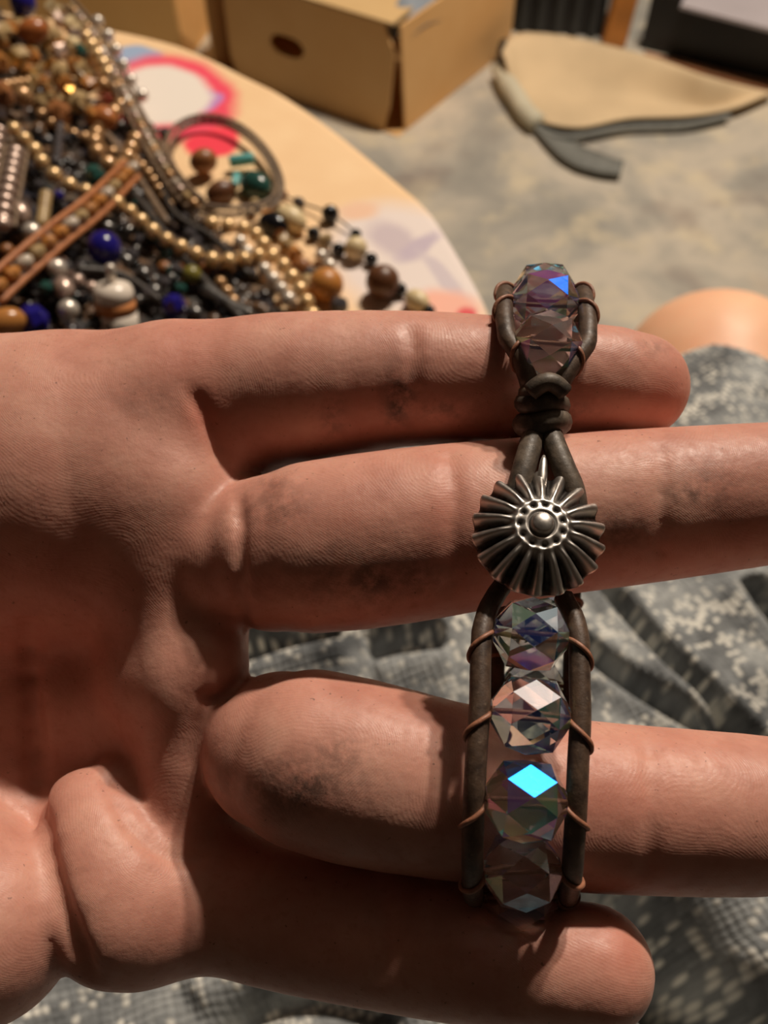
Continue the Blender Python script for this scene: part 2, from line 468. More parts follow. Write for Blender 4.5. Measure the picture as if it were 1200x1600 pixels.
# ------------------------------------------------------------------ the bracelet
rng = np.random.default_rng(7)
def crystal_material():
    t = NT('crystal_with_rainbow_coat')
    co = t.attr('coat'); h = co.outputs['Fac']
    film = t.math('MULTIPLY_ADD', h, 420.0, 180.0)
    t.set(Base_Color=(0.97, 0.98, 0.975, 1), Roughness=0.015, IOR=1.53)
    t.b.inputs['Transmission Weight'].default_value = 1.0
    t.put(t.b.inputs['Thin Film Thickness'], film); t.b.inputs['Thin Film IOR'].default_value = 1.85
    g = t.n('ShaderNodeBsdfAnisotropic'); g.inputs['Roughness'].default_value = 0.36
    t.put(g.inputs['Color'], t.ramp(h, [(0.0, (0.9, 0.92, 0.95, 1)), (0.5, (0.75, 0.85, 0.9, 1)), (0.58, (0.01, 0.14, 0.8, 1)), (0.66, (0.0, 0.24, 0.9, 1)), (0.74, (0.1, 0.75, 0.8, 1)),
                                       (0.82, (0.55, 0.95, 0.45, 1)), (0.88, (0.35, 0.15, 0.9, 1)), (0.94, (0.8, 0.25, 0.85, 1)), (1.0, (0.95, 0.8, 0.35, 1))]))  # rainbow reflections of the coat, painted as a fixed hue per facet
    f = t.ramp(h, [(0.0, (0.02, 0.02, 0.02, 1)), (0.5, (0.06, 0.06, 0.06, 1)), (0.56, (0.42, 0.42, 0.42, 1)), (1.0, (0.42, 0.42, 0.42, 1))])
    m = t.n('ShaderNodeMixShader'); t.put(m.inputs[0], f); t.put(m.inputs[1], t.b.outputs[0]); t.put(m.inputs[2], g.outputs[0])
    t.t.links.new(m.outputs[0], t.out.inputs['Surface'])
    return t.m
def leather_material(name, lo, hi, rough=0.5):
    t = NT(name); p = t.obj()
    n = t.noise(p, 420, 5, 0.6); w = t.noise(p, 1600, 4, 0.7)
    c = t.ramp(n, [(0.32, lo), (0.7, hi)])
    c = t.mix(t.ramp(w, [(0.60, (0, 0, 0, 1)), (0.74, (0.35, 0.35, 0.35, 1))]), c, rgb(150, 128, 106))
    t.set(Base_Color=c, Roughness=t.ramp(w, [(0.3, (rough-.1,)*3+(1,)), (0.7, (rough+.15,)*3+(1,))]), Normal=t.bump(w, 0.4, 0.00015))
    return t.m
M_CRYSTAL = crystal_material()
M_LEATHER = leather_material('worn_brown_leather', rgb(52, 38, 30), rgb(100, 78, 62))
M_SUEDE = leather_material('grey_brown_leather', rgb(50, 43, 37), rgb(112, 98, 84), 0.5)
M_COPPER = simple('copper_coloured_thread', rgb(150, 100, 76), 0.5, 0.25, 1500, bump=0.4, bscale=2500, bdist=0.0001)

def facet_bead(seed, R=4.35, W=4.25, N=7):
    r = np.random.default_rng(seed)
    RS = R*math.cos(math.pi/N)
    rings = [(-W, 1.3, 0), (-0.60*W, RS, 0.5), (0, R, 0), (0.60*W, RS, 0.5), (W, 1.3, 0)]
    V, F = [], []
    for x, rr, o in rings:
        for k in range(N):
            a = 2*math.pi*(k+o)/N; V.append((x, rr*math.cos(a), rr*math.sin(a)))
    for k in range(N):
        l = (k+1) % N
        F.append([2*N+k, N+k, 2*N+l, 3*N+k])                       # diamond facet across the girdle
        for S, Hh in ((1, 0), (3, 4)):
            F += [[2*N+l, S*N+k, S*N+l], [S*N+k, S*N+l, Hh*N+l], [S*N+k, Hh*N+k, Hh*N+l]]
    F.append(list(range(N))[::-1]); F.append([4*N+k for k in range(N)])
    me = mesh('faceted_bead', np.array(V)/1000, F, smooth=False); fix_normals(me)
    at = me.attributes.new('coat', 'FLOAT', 'FACE')
    side = r.uniform(0, 2*math.pi)
    vals = []
    for f in me.polygons:
        c = f.center; a = math.atan2(c.z, c.y)
        coated = math.cos(a-side) > 0.6
        vals.append(r.uniform(0.56, 1.0) if coated else r.uniform(0, 0.5))
    at.data.foreach_set('value', vals)
    me.materials.append(M_CRYSTAL)
    return me

path_px = [(832, 925, 104.2), (830, 945, 103.0), (829, 990, 100.6), (828, 1050, 98.6), (828, 1112, 97.0), (824, 1180, 95.6), (821, 1245, 95.0), (818, 1310, 95.6), (816, 1360, 97.6), (814, 1396, 102.0),
           (814, 1400, 107), (816, 1392, 114), (820, 1375, 121), (826, 1300, 125), (828, 1220, 126), (832, 1100, 129), (838, 950, 132.5), (842, 800, 133), (846, 690, 135), (850, 560, 135), (851, 492, 133), (850, 462, 128), (850, 460, 122.5),
           (852, 482, 116.5), (855, 538, 111.6), (852, 585, 110.2), (848, 612, 110.2)]
PATH = catmull(np.array([C3(*p) for p in path_px]), 600)
ARC = np.r_[0, np.cumsum(np.linalg.norm(np.diff(PATH, axis=0), axis=1))]
TAN = np.gradient(PATH, axis=0); TAN /= np.linalg.norm(TAN, axis=1)[:, None]
LATV = np.array([1.0, 0, 0])-TAN*TAN[:, :1]; LATV /= np.linalg.norm(LATV, axis=1)[:, None]
NORV = np.cross(LATV, TAN)
if NORV[60, 2] < 0: NORV = -NORV
# outward = away from the fingers: flip where needed using the loop's centre
CEN = PATH.mean(0)
SGN = np.sign(((PATH-CEN)*NORV).sum(1)); NORV = NORV*np.median(SGN[60:400])
def at_arc(s):
    return tuple(np.array([np.interp(s, ARC, A[:, k]) for k in range(3)]) for A in (PATH, TAN, LATV, NORV))
def arc_of(x, y, d):
    return ARC[np.linalg.norm(PATH-C3(x, y, d), axis=1).argmin()]
s_first, s_last = arc_of(829, 990, 100.6), arc_of(855, 538, 111.6)
NB = int(round((s_last-s_first)/8.75))+1
S_B = np.linspace(s_first, s_last, NB)
bracelet = empty('bracelet', W3(830, 1000, 112))
tag(bracelet, 'crystal bead and brown leather bracelet with fluted silver button, looped over the fingers', 'bracelet')
# the two leather cords
LEN = ARC[-1]
lat_off = np.interp(ARC, [0, 3, 6, LEN-11, LEN-7, LEN-3.5, LEN], [3.6, 4.9, 5.45, 5.3, 5.0, 3.0, 1.5])
for sgn in (-1, 1):
    P = PATH+LATV*(sgn*lat_off)[:, None]
    link('leather_cord', mesh('leather_cord', *[(cam2world(v), f) for v, f in [tube(P[::3], 1.18, 12)]][0]), M_LEATHER, bracelet)
# beads and the thread that ties each one to the cords
for i, s in enumerate(S_B):
    c, T, Lv, N = at_arc(s)
    M = np.eye(4)
    bme = facet_bead(100+i)
    nrms = np.array([p.normal[:] for p in bme.polygons])
    cw = cam2world(c)
    lv = np.mean(LAMP_POS, 0)-cw; lv /= np.linalg.norm(lv); vv = CO-cw; vv /= np.linalg.norm(vv); H = (lv+vv)/np.linalg.norm(lv+vv)
    best = None
    for a in np.linspace(0, 2*math.pi/7, 40):
        y = math.cos(a)*T+math.sin(a)*N; z = np.cross(Lv, y)
        M3 = np.stack([Lv @ CR, y @ CR, z @ CR], 1)
        dt = nrms @ M3.T @ H
        if best is None or dt.max() > best[0]: best = (dt.max(), M3, int(dt.argmax()))
    _, M3, pf = best
    if i not in (1, 2): M3 = M3 @ np.array(Matrix.Rotation(2*math.pi/7*rng.uniform(0.3, 0.7), 3, 'X'))
    else:                                   # this bead sits with one facet catching the lamp
        n0 = Vector(M3 @ nrms[pf]); qd = n0.rotation_difference(Vector(H)); M3 = np.array(qd.to_matrix()) @ M3
    if i == 2:                              # the coat's coloured reflections, painted on the facets round the bright one
        wn_ = nrms @ M3.T; cl = wn_ @ H
        for kk in np.argsort(-cl)[:7]:
            rx_ = wn_[kk] @ CR[0]-H @ CR[0]; ry_ = wn_[kk] @ CR[1]-H @ CR[1]
            cval = 0.62 if kk == pf else (0.66 if ry_ > 0.05 else (0.80 if rx_ > 0.1 else (0.74 if rx_ > -0.1 else 0.88)))
            bme.attributes['coat'].data[int(kk)].value = cval
    q = link('faceted_bead', bme, None, bracelet)
    m = Matrix.Identity(4)
    for r_ in range(3):
        for k_ in range(3): m[r_][k_] = M3[r_][k_]*(0.97+0.02*((i*7) % 3))
        m[r_][3] = cam2world(c)[r_]
    q.matrix_basis = m
    pts = []
    for sg in (-1, 1):
        def cd(t):                          # cord centre a little further along
            c_, _, l_, _ = at_arc(s+t); return c_+l_*sg*np.interp(s+t, ARC, lat_off)
        arm = [cd(3.6)-N*1.3-Lv*sg*0.3, cd(3.4)-N*0.9+Lv*sg*0.95, cd(3.0)+Lv*sg*1.32, cd(2.3)+N*0.95+Lv*sg*0.95, cd(1.5)+N*1.33, cd(0.7)+N*0.95-Lv*sg*0.95, cd(0.1)-Lv*sg*1.45, c+Lv*sg*2.5]
        pts += arm if sg < 0 else arm[::-1]
    Pt = catmull(np.array(pts), 90)
    v, f = tube(Pt, 0.30, 6)
    link('thread', mesh('thread', cam2world(v), f), M_COPPER, bracelet)

# knot
parts = []
kc = C3(847, 640, 110.2)
for yo, ax_, az, tilt, tr in ((-1.75, 2.25, 2.1, 0.05, 1.45), (0.55, 2.15, 2.1, -0.10, 1.30), (2.35, 1.75, 1.9, 0.22, 1.20)):
    a = np.linspace(0, 2*math.pi, 40, endpoint=False)
    P = np.stack([ax_*np.cos(a), yo+tilt*ax_*np.cos(a)+0.25*np.sin(2*a), az*np.sin(a)], 1)+kc
    parts.append(tube(P, tr, 12, closed=True))
P = np.stack([np.linspace(-1.9, 2.1, 14), 1.6+1.3*np.sin(np.linspace(0.1, 3.0, 14)), 2.6+0.9*np.sin(np.linspace(0.3, 2.9, 14))], 1)+kc
parts.append(tube(P, 1.15, 12))
parts.append(tube(np.array([kc+[0, -2.6, 0], kc+[0, 0, 0], kc+[0, 3.2, 0]]), [1.9, 1.9, 1.5], 12))
v, f = merge(parts)
link('knot', mesh('knot', cam2world(v), f), M_SUEDE, bracelet)
# closing loop from the knot round the button's shank
lp = [(838, 668, 109.4), (829, 695, 107.8), (818, 735, 106.0), (808, 775, 105.2), (806, 815, 105.0), (822, 852, 104.8), (848, 862, 104.8), (880, 850, 104.8), (898, 815, 105.0), (896, 770, 105.2), (881, 732, 106.0), (866, 695, 107.8), (857, 668, 109.4)]
v, f = tube(catmull(np.array([C3(*p) for p in lp]), 70), 1.42, 12)
link('closing_loop', mesh('closing_loop', cam2world(v), f), M_SUEDE, bracelet)
# silver button
def silver_material():
    t = NT('antique_silver'); p = t.obj()
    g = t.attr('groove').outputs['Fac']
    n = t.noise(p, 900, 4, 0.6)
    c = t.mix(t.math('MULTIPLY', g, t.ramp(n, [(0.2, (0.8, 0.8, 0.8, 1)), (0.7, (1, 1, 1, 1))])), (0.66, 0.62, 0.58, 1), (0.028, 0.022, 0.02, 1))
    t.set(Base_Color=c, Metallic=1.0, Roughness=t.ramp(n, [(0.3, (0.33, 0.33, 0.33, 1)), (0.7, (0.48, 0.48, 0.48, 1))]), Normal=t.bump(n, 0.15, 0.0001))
    return t.m
M_SILVER = silver_material()
R0, NFL = 7.45, 18
rs = np.concatenate([np.linspace(0.001, 0.20, 10), np.linspace(0.22, 0.46, 14), np.linspace(0.49, 1.0, 22)])
na = NFL*14
th = np.arange(na)*2*math.pi/na
Rg, Tg = np.meshgrid(rs, th, indexing='ij')
def sstep(a, b, x):
    t = np.clip((x-a)/(b-a), 0, 1); return t*t*(3-2*t)
fl = np.cos(NFL*Tg); famp = sstep(0.36, 0.62, Rg)
flr = np.sign(fl)*np.abs(fl)**0.75
Zg = 3.5*(1-Rg**1.9)
Zg = Zg+famp*flr*0.52*(0.55+0.6*Rg)
boss = sstep(0.19, 0.165, Rg)*(0.55*np.sqrt(np.clip(1-(Rg/0.19)**2, 0, 1)))
moat = np.exp(-((Rg-0.195)/0.022)**2)
Zg = Zg+boss*1.1-0.30*moat
ND = 11
dimp = np.exp(-(((Rg-0.325)/0.036)**2+((((Tg*ND/(2*math.pi)+0.3) % 1)-0.5)*2*math.pi/ND*0.325/0.042)**2))
Zg = Zg-0.42*dimp+0.16*np.exp(-((Rg-0.40)/0.035)**2)
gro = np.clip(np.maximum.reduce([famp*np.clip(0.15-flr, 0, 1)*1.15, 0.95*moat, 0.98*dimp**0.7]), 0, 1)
rad = Rg*R0*(1+0.035*famp*flr*Rg)
V = np.stack([rad*np.cos(Tg), rad*np.sin(Tg), Zg], -1).reshape(-1, 3)
F = []
nr = len(rs)
for i in range(nr-1):
    for k in range(na):
        l = (k+1) % na
        F.append([i*na+k, (i+1)*na+k, (i+1)*na+l, i*na+l])
F.append(list(range(na)))
# rolled rim and back
rim = V[(nr-1)*na:]; b0 = len(V)
V = np.concatenate([V, rim*[0.985, 0.985, 1]+[0, 0, -0.55], rim*[0.5, 0.5, 0]+[0, 0, 0.3]])
for lv, up in ((0, (nr-1)*na), (1, b0)):
    for k in range(na):
        l = (k+1) % na; F.append([up+k, b0+lv*na+k, b0+lv*na+l, up+l])
F.append([b0+na+k for k in range(na)][::-1])
tl = math.radians(22)
Rt = np.array([[1, 0, 0], [0, math.cos(tl), math.sin(tl)], [0, -math.sin(tl), math.cos(tl)]])
rz_ = math.radians(5)
Vb = (V @ rotz(rz_).T) @ Rt.T+C3(840, 834, 102.6)
bme = mesh('button', cam2world(Vb), F); fix_normals(bme)
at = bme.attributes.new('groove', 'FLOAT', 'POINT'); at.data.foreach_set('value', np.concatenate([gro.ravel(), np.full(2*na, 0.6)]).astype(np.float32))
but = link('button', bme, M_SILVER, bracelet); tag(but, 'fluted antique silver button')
a = np.linspace(0, 2*math.pi, 24, endpoint=False)
P = np.stack([0.4*np.sin(a), 1.9*np.cos(a), -1.2+1.7*np.sin(a)], 1) @ Rt.T+C3(840, 815, 103.6)
v, f = tube(P, 0.55, 8, closed=True)
link('shank', mesh('shank', cam2world(v), f), M_SILVER, but)
v, f = tube(catmull(np.array([C3(850, 712, 105.4), C3(848, 735, 104.6), C3(846, 765, 103.6)]), 8), [0.18, .4, .5, .55, .6, .6, .6, .5], 8)
link('shank_tip', mesh('shank_tip', cam2world(v), f), M_SILVER, but)

# ------------------------------------------------------------------ legs and clothing of the person
TZ = 0.54
def smax(a, b, k):
    h = np.clip(k-np.abs(a-b), 0, None)/k
    return np.maximum(a, b)+h*h*k*0.25
knee = W3(1115, 607, 560)
hipR = np.array([0.105, -0.24, 0.435])
legs = SDF((-0.40, -0.42, -0.02), (0.42, 0.72, 0.62), 0.009)
def leg(hip, kn, ankle, toe):
    legs.add(hip-np.array([0, 0, 0.05]), hip*0.45+kn*0.55-np.array([0, 0, 0.035]), 0.06, 0.052, 0.02)
    legs.add(hip*0.45+kn*0.55-np.array([0, 0, 0.035]), kn, 0.052, 0.057, 0.02)
    legs.add(kn, kn*0.45+ankle*0.55+np.array([0, -0.012, 0]), 0.056, 0.052, 0.02)
    legs.add(kn*0.45+ankle*0.55+np.array([0, -0.012, 0]), ankle, 0.052, 0.034, 0.02)
    legs.add(ankle, toe, 0.034, 0.024, 0.02)
    legs.add(ankle+np.array([0, -0.03, -0.03]), ankle, 0.032, 0.034, 0.02)
leg(hipR, knee, knee+np.array([0.02, 0.03, -knee[2]+0.062]), knee+np.array([0.03, 0.17, -knee[2]+0.026]))
kneeL = np.array([-0.20, 0.36, 0.40]); hipL = np.array([-0.105, -0.24, 0.435])
leg(hipL, kneeL, kneeL+np.array([-0.01, 0.02, -kneeL[2]+0.062]), kneeL+np.array([-0.02, 0.16, -kneeL[2]+0.026]))
legs.add(hipL-[0, 0, .02], hipR-[0, 0, .02], 0.07, 0.07, 0.03)
LV, LF = legs.surface()
lme = mesh('legs', LV, LF)
for nm in ('dirt', 'red'):
    lme.attributes.new(nm, 'FLOAT', 'POINT')
def leg_skin():
    t = NT('leg_skin'); p = t.pos()
    n = t.noise(p, 30, 4)
    t.set(Base_Color=t.ramp(n, [(0.3, (0.86, 0.46, 0.28, 1)), (0.7, (0.90, 0.54, 0.34, 1))]), Roughness=0.5)
    t.b.inputs['Subsurface Weight'].default_value = 0.2; t.b.inputs['Subsurface Radius'].default_value = (1.0, 0.35, 0.2)
    t.b.inputs['Subsurface Scale'].default_value = 0.006
    return t.m
lo_ = link('legs', lme, leg_skin(), person)
lo_.modifiers.new('smooth', 'SMOOTH').iterations = 4
tag(lo_, 'bare knee and leg')

def knit_material():
    t = NT('grey_patterned_knit')
    uv = t.n('ShaderNodeTexCoord').outputs['UV']
    w = t.n('ShaderNodeVectorMath', operation='ADD'); t.put(w.inputs[0], uv)
    nz = t.n('ShaderNodeTexNoise'); nz.inputs['Scale'].default_value = 45; t.put(nz.inputs['Vector'], uv)
    sc = t.n('ShaderNodeVectorMath', operation='MULTIPLY_ADD'); t.put(sc.inputs[0], nz.outputs['Color'])
    sc.inputs[1].default_value = (0.006, 0.006, 0); sc.inputs[2].default_value = (-0.003, -0.003, 0)
    t.put(w.inputs[1], sc.outputs[0])
    s = t.n('ShaderNodeSeparateXYZ'); t.put(s.inputs[0], w.outputs[0])
    U, V = s.outputs[0], s.outputs[1]
    CW, CH = 0.0026, 0.0023
    cu = t.math('FLOOR', t.math('DIVIDE', U, CW)); cv = t.math('FLOOR', t.math('DIVIDE', V, CH))
    fu = t.math('SUBTRACT', t.math('FRACT', t.math('DIVIDE', U, CW)), 0.5); fv = t.math('SUBTRACT', t.math('FRACT', t.math('DIVIDE', V, CH)), 0.5)
    cv3 = t.n('ShaderNodeCombineXYZ'); t.put(cv3.inputs[0], cu); t.put(cv3.inputs[1], cv)
    wn = t.n('ShaderNodeTexWhiteNoise', noise_dimensions='2D'); t.put(wn.inputs['Vector'], cv3.outputs[0])
    rnd = wn.outputs['Value']
    # zigzag rows
    zig = t.math('PINGPONG', cu, 3.0)
    row = t.math('FLOORED_MODULO', t.math('ADD', cv, zig), 17.0)
    zmask = t.math('LESS_THAN', row, 1.6)
    # dotted rows
    row2 = t.math('FLOORED_MODULO', cv, 9.0)
    dots = t.math('MULTIPLY', t.math('LESS_THAN', row2, 1.0), t.math('LESS_THAN', t.math('FLOORED_MODULO', cu, 2.0), 1.0))
    spk = t.math('GREATER_THAN', rnd, 0.84)
    white = t.math('MAXIMUM', t.math('MAXIMUM', zmask, dots), spk)
    keep = t.ramp(t.noise(uv, 26, 3), [(0.38, (0.25, 0.25, 0.25, 1)), (0.6, (1, 1, 1, 1))])
    r2 = t.math('SQRT', t.math('ADD', t.math('MULTIPLY', fu, fu), t.math('MULTIPLY', fv, fv)))
    soft = t.ramp(r2, [(0.25, (1, 1, 1, 1)), (0.62, (0.1, 0.1, 0.1, 1))])
    wf = t.math('MULTIPLY', t.math('MULTIPLY', white, keep), soft)
    base = t.ramp(t.noise(uv, 38, 4, 0.6), [(0.32, rgb(82, 84, 86)), (0.5, rgb(140, 143, 144)), (0.68, rgb(186, 188, 186))])
    base = t.mix(t.math('MULTIPLY', rnd, 0.35), base, rgb(62, 66, 70))
    c = t.mix(wf, base, rgb(250, 246, 234))
    fz = t.noise(uv, 900, 3)
    t.set(Base_Color=c, Roughness=0.95, Normal=t.bump(t.math('ADD', soft, fz), 0.5, 0.0012))
    t.b.inputs['Specular IOR Level'].default_value = 0.1
    t.b.inputs['Sheen Weight'].default_value = 0.15
    return t.m
def seg_dist(X, Y, pl):
    best = np.full(X.shape, 1e9); sgn = np.zeros(X.shape); tt = np.zeros(X.shape); n = len(pl)-1
    for i, (a, b) in enumerate(zip(pl[:-1], pl[1:])):
        v = b-a; L = v @ v
        t = np.clip(((X-a[0])*v[0]+(Y-a[1])*v[1])/L, 0, 1)
        dx, dy = X-a[0]-t*v[0], Y-a[1]-t*v[1]
        d = np.hypot(dx, dy); m = d < best
        best[m] = d[m]; sgn[m] = np.sign(v[0]*dy-v[1]*dx)[m]; tt[m] = ((i+t)/n)[m]
    return best, sgn, tt
nx, ny = 480, 440
gx = np.linspace(-0.30, 0.36, nx); gy = np.linspace(-0.24, 0.37, ny)
X, Y = np.meshgrid(gx, gy, indexing='ij')
def thigh_top(hip, kn, ra, rb):
    v = (kn-hip)[:2]; L2 = v @ v
    t = np.clip(((X-hip[0])*v[0]+(Y-hip[1])*v[1])/L2, 0, 1.0)
    dist = np.hypot(X-hip[0]-t*v[0], Y-hip[1]-t*v[1])
    r = ra+(rb-ra)*t+0.007; z = hip[2]+(kn[2]-hip[2])*t
    return np.where(dist < r*0.98, z+np.sqrt(np.clip(r*r-dist*dist, 0, None)), z-(dist-r*0.98)*2.2+r*0.2)
Z = smax(thigh_top(hipR, knee, 0.082, 0.057), thigh_top(hipL, kneeL, 0.082, 0.057), 0.05)
sad = 0.497-0.5*np.clip(Y-0.20, 0, None)-0.25*np.clip(np.abs(X)-0.16, 0, None)
Z = smax(Z, np.where(np.abs(X) < 0.24, sad, 0.30), 0.04)
# folds
r_ = np.random.default_rng(3)
for k in range(16):
    a = r_.uniform(0, 3.14); f = r_.uniform(20, 70); ph = r_.uniform(0, 6.28)
    Z = Z+(0.045/f)*np.sin(f*(X*math.cos(a)+Y*math.sin(a))+ph+0.6*np.sin(14*X+9*Y+k))
def fold(pxs, depth, w, lip=0.35, zp=0.492):
    global Z
    pl = catmull(np.array([on_plane(x, y, zp)[:2] for x, y in pxs]), 4*len(pxs))
    d, sg, tt = seg_dist(X, Y, pl)
    fade = sstep(0.0, 0.10, tt)*sstep(1.0, 0.90, tt) if True else 1
    Z = Z-depth*fade*np.exp(-(d/w)**2)+lip*depth*fade*np.exp(-((d-2.3*w)/(1.4*w))**2)
fold([(850, 740), (905, 845), (960, 930), (1010, 1000), (1080, 1080), (1160, 1175), (1240, 1270), (1330, 1420)], 0.030, 0.0032, 0.10)
fold([(790, 900), (860, 985), (930, 1045), (990, 1090), (1090, 1150), (1180, 1215), (1290, 1300)], 0.028, 0.0034, 0.10)
fold([(1170, 900), (1195, 945), (1240, 1010)], 0.026, 0.004, 0.1)
fold([(700, 1230), (820, 1330), (900, 1400), (980, 1460), (1060, 1550), (1120, 1660), (1150, 1800)], 0.055, 0.013, 0.10)
fold([(1010, 1590), (1100, 1575), (1230, 1620)], 0.016, 0.005)
fold([(300, 1060), (380, 1030), (450, 1005), (540, 985)], 0.018, 0.0045)
fold([(570, 1020), (620, 1008), (700, 1000)], 0.012, 0.005)
fold([(330, 1640), (420, 1570), (520, 1560), (640, 1600)], 0.016, 0.006)
Vc = np.stack([X, Y, Z], -1)
# hem: the near edge of the bare knee in the photograph
h0, h1 = on_plane(1060, 568, 0.452), on_plane(1215, 626, 0.452)
sl_ = (h1[1]-h0[1])/(h1[0]-h0[0])
keep = Y < np.where(X > 0.10, h0[1]+sl_*(X-h0[0]), 0.34)
idx = np.arange(nx*ny).reshape(nx, ny)
q = np.stack([idx[:-1, :-1], idx[1:, :-1], idx[1:, 1:], idx[:-1, 1:]], -1).reshape(-1, 4)
kq = (keep[:-1, :-1] & keep[1:, :-1] & keep[1:, 1:] & keep[:-1, 1:]).ravel()
q = q[kq]
used = np.unique(q); remap = np.full(nx*ny, -1); remap[used] = np.arange(len(used))
cme = mesh('patterned_garment', Vc.reshape(-1, 3)[used], remap[q])
uvl = cme.uv_layers.new(name='UVMap')
li = np.zeros(len(cme.loops), np.int32); cme.loops.foreach_get('vertex_index', li)
ca, sa = math.cos(0.35), math.sin(0.35)
UVx = (X*ca+Y*sa).ravel()[used]; UVy = (-X*sa+Y*ca).ravel()[used]
uvl.data.foreach_set('uv', np.stack([UVx[li]+1, UVy[li]+1], 1).ravel().astype(np.float32))
cl = link('patterned_garment', cme, knit_material(), person)
sd = cl.modifiers.new('thickness', 'SOLIDIFY'); sd.thickness = 0.004; sd.offset = -1
tag(cl, 'grey and cream patterned knit fabric over the lap')

# ------------------------------------------------------------------ round table
arc_px = [(163, 40), (267, 63), (325, 85), (383, 114), (442, 143), (508, 187), (567, 233), (625, 281), (672, 322), (704, 368), (736, 421), (765, 476)]
out = [on_plane(x, y, TZ)[:2] for x, y in arc_px]+[np.array(p) for p in ((0.049, 0.300), (0.040, 0.280), (0.018, 0.264), (-0.03, 0.254), (-0.10, 0.246), (-0.20, 0.240), (-0.34, 0.244), (-0.48, 0.272), (-0.57, 0.33), (-0.60, 0.43), (-0.56, 0.53), (-0.47, 0.60), (-0.36, 0.632), (-0.26, 0.625))]
OUT = catmull(np.array(out), 120, closed=True)
def table_material():
    t = NT('pale_tabletop_with_flower_print')
    p = t.pos(); n = t.noise(p, 40, 4); n2 = t.n('ShaderNodeTexNoise'); n2.inputs['Scale'].default_value = 60; t.put(n2.inputs['Vector'], p)
    off = t.n('ShaderNodeVectorMath', operation='MULTIPLY_ADD'); t.put(off.inputs[0], n2.outputs['Color']); off.inputs[1].default_value = (0.008,)*3; off.inputs[2].default_value = (-0.004,)*3
    wp = t.n('ShaderNodeVectorMath', operation='ADD'); t.put(wp.inputs[0], p); t.put(wp.inputs[1], off.outputs[0])
    sp = t.n('ShaderNodeSeparateXYZ'); t.put(sp.inputs[0], wp.outputs[0])
    def ell(cx, cy, rx, ry, rot, soft=0.12):
        c, s = math.cos(rot), math.sin(rot)
        dx = t.math('SUBTRACT', sp.outputs[0], cx); dy = t.math('SUBTRACT', sp.outputs[1], cy)
        a = t.math('DIVIDE', t.math('ADD', t.math('MULTIPLY', dx, c), t.math('MULTIPLY', dy, s)), rx)
        b = t.math('DIVIDE', t.math('SUBTRACT', t.math('MULTIPLY', dy, c), t.math('MULTIPLY', dx, s)), ry)
        d = t.math('SQRT', t.math('ADD', t.math('MULTIPLY', a, a), t.math('MULTIPLY', b, b)))
        return t.ramp(d, [(max(0, 0.5-soft*0.5), (1, 1, 1, 1)), (min(1, 0.5+soft*0.5), (0, 0, 0, 1))]), d
    def el(px_, py_, rx, ry, rot=0.0, soft=0.12):
        q = on_plane(px_, py_, TZ); return ell(q[0], q[1], rx*2, ry*2, rot, soft)[0]
    c = t.ramp(n, [(0.3, rgb(234, 196, 150)), (0.7, rgb(240, 205, 160))])
    A = 0.95
    c = t.mix(el(205, 88, 0.018, 0.014), c, rgb(150, 170, 200))
    c = t.mix(el(266, 150, 0.036, 0.052, 0.45), c, rgb(236, 70, 96))
    c = t.mix(el(322, 158, 0.010, 0.012), c, rgb(190, 130, 190))
    c = t.mix(el(254, 146, 0.027, 0.036, 0.45), c, rgb(232, 222, 212))
    c = t.mix(el(332, 222, 0.014, 0.016, -0.4), c, rgb(240, 56, 78))
    c = t.mix(el(640, 405, 0.036, 0.048, 0.55, 0.2), c, rgb(226, 212, 206))
    c = t.mix(el(615, 375, 0.010, 0.016, 0.5, 0.3), c, rgb(196, 180, 186))
    c = t.mix(el(655, 385, 0.005, 0.015, -0.7, 0.3), c, rgb(188, 172, 186))
    c = t.mix(el(690, 430, 0.004, 0.020, 0.5, 0.3), c, rgb(200, 186, 192))
    c = t.mix(el(690, 480, 0.016, 0.012, 0.0, 0.3), c, rgb(236, 172, 150))
    c = t.mix(el(728, 490, 0.0045, 0.0045, 0.0, 0.3), c, rgb(214, 40, 50))
    c = t.mix(el(560, 330, 0.010, 0.008, 0.0, 0.3), c, rgb(232, 190, 160))
    t.set(Base_Color=c, Roughness=0.55)
    return t.m
table = empty('round_table', (-0.27, 0.42, 0))
tag(table, 'pale round-edged table printed with pink and white flowers, heaped with jewellery', 'table')
prof = [(0.0, -0.022), (0.004, -0.006), (0.004, -0.003), (0.0, 0.0)]
cen = OUT.mean(0); Vt = []
nrm = np.stack([np.roll(OUT, -1, 0)-np.roll(OUT, 1, 0)], 0)[0]; nrm = np.stack([nrm[:, 1], -nrm[:, 0]], 1); nrm /= np.linalg.norm(nrm, axis=1)[:, None]
if ((OUT-cen)*nrm).sum() < 0: nrm = -nrm
for o_, z_ in ((-0.010, -0.024), (-0.003, -0.022), (0.0, -0.016), (0.0, -0.006), (-0.002, -0.0015), (-0.006, 0.0)):
    Vt.append(np.c_[OUT+nrm*o_, np.full(len(OUT), TZ+z_)])
m_ = len(OUT); Ft = []
for i in range(5):
    for k in range(m_):
        l = (k+1) % m_; Ft.append([i*m_+k, i*m_+l, (i+1)*m_+l, (i+1)*m_+k])
Ft.append([5*m_+k for k in range(m_)]); Ft.append([k for k in range(m_)][::-1])
tme = mesh('tabletop', np.concatenate(Vt), Ft, smooth=False); fix_normals(tme)
link('tabletop', tme, table_material(), table)
M_WOOD = simple('light_wood', rgb(176, 130, 84), 0.55, 0.15, 30)
for x, y in ((-0.46, 0.32), (-0.46, 0.54), (-0.10, 0.50), (-0.03, 0.30)):
    v, f = tube(np.array([(x, y, 0.0), (x, y, 0.25), (x, y, TZ-0.022)]), [0.014, 0.018, 0.021], 14)
    link('leg', mesh('leg', v, f), M_WOOD, table)

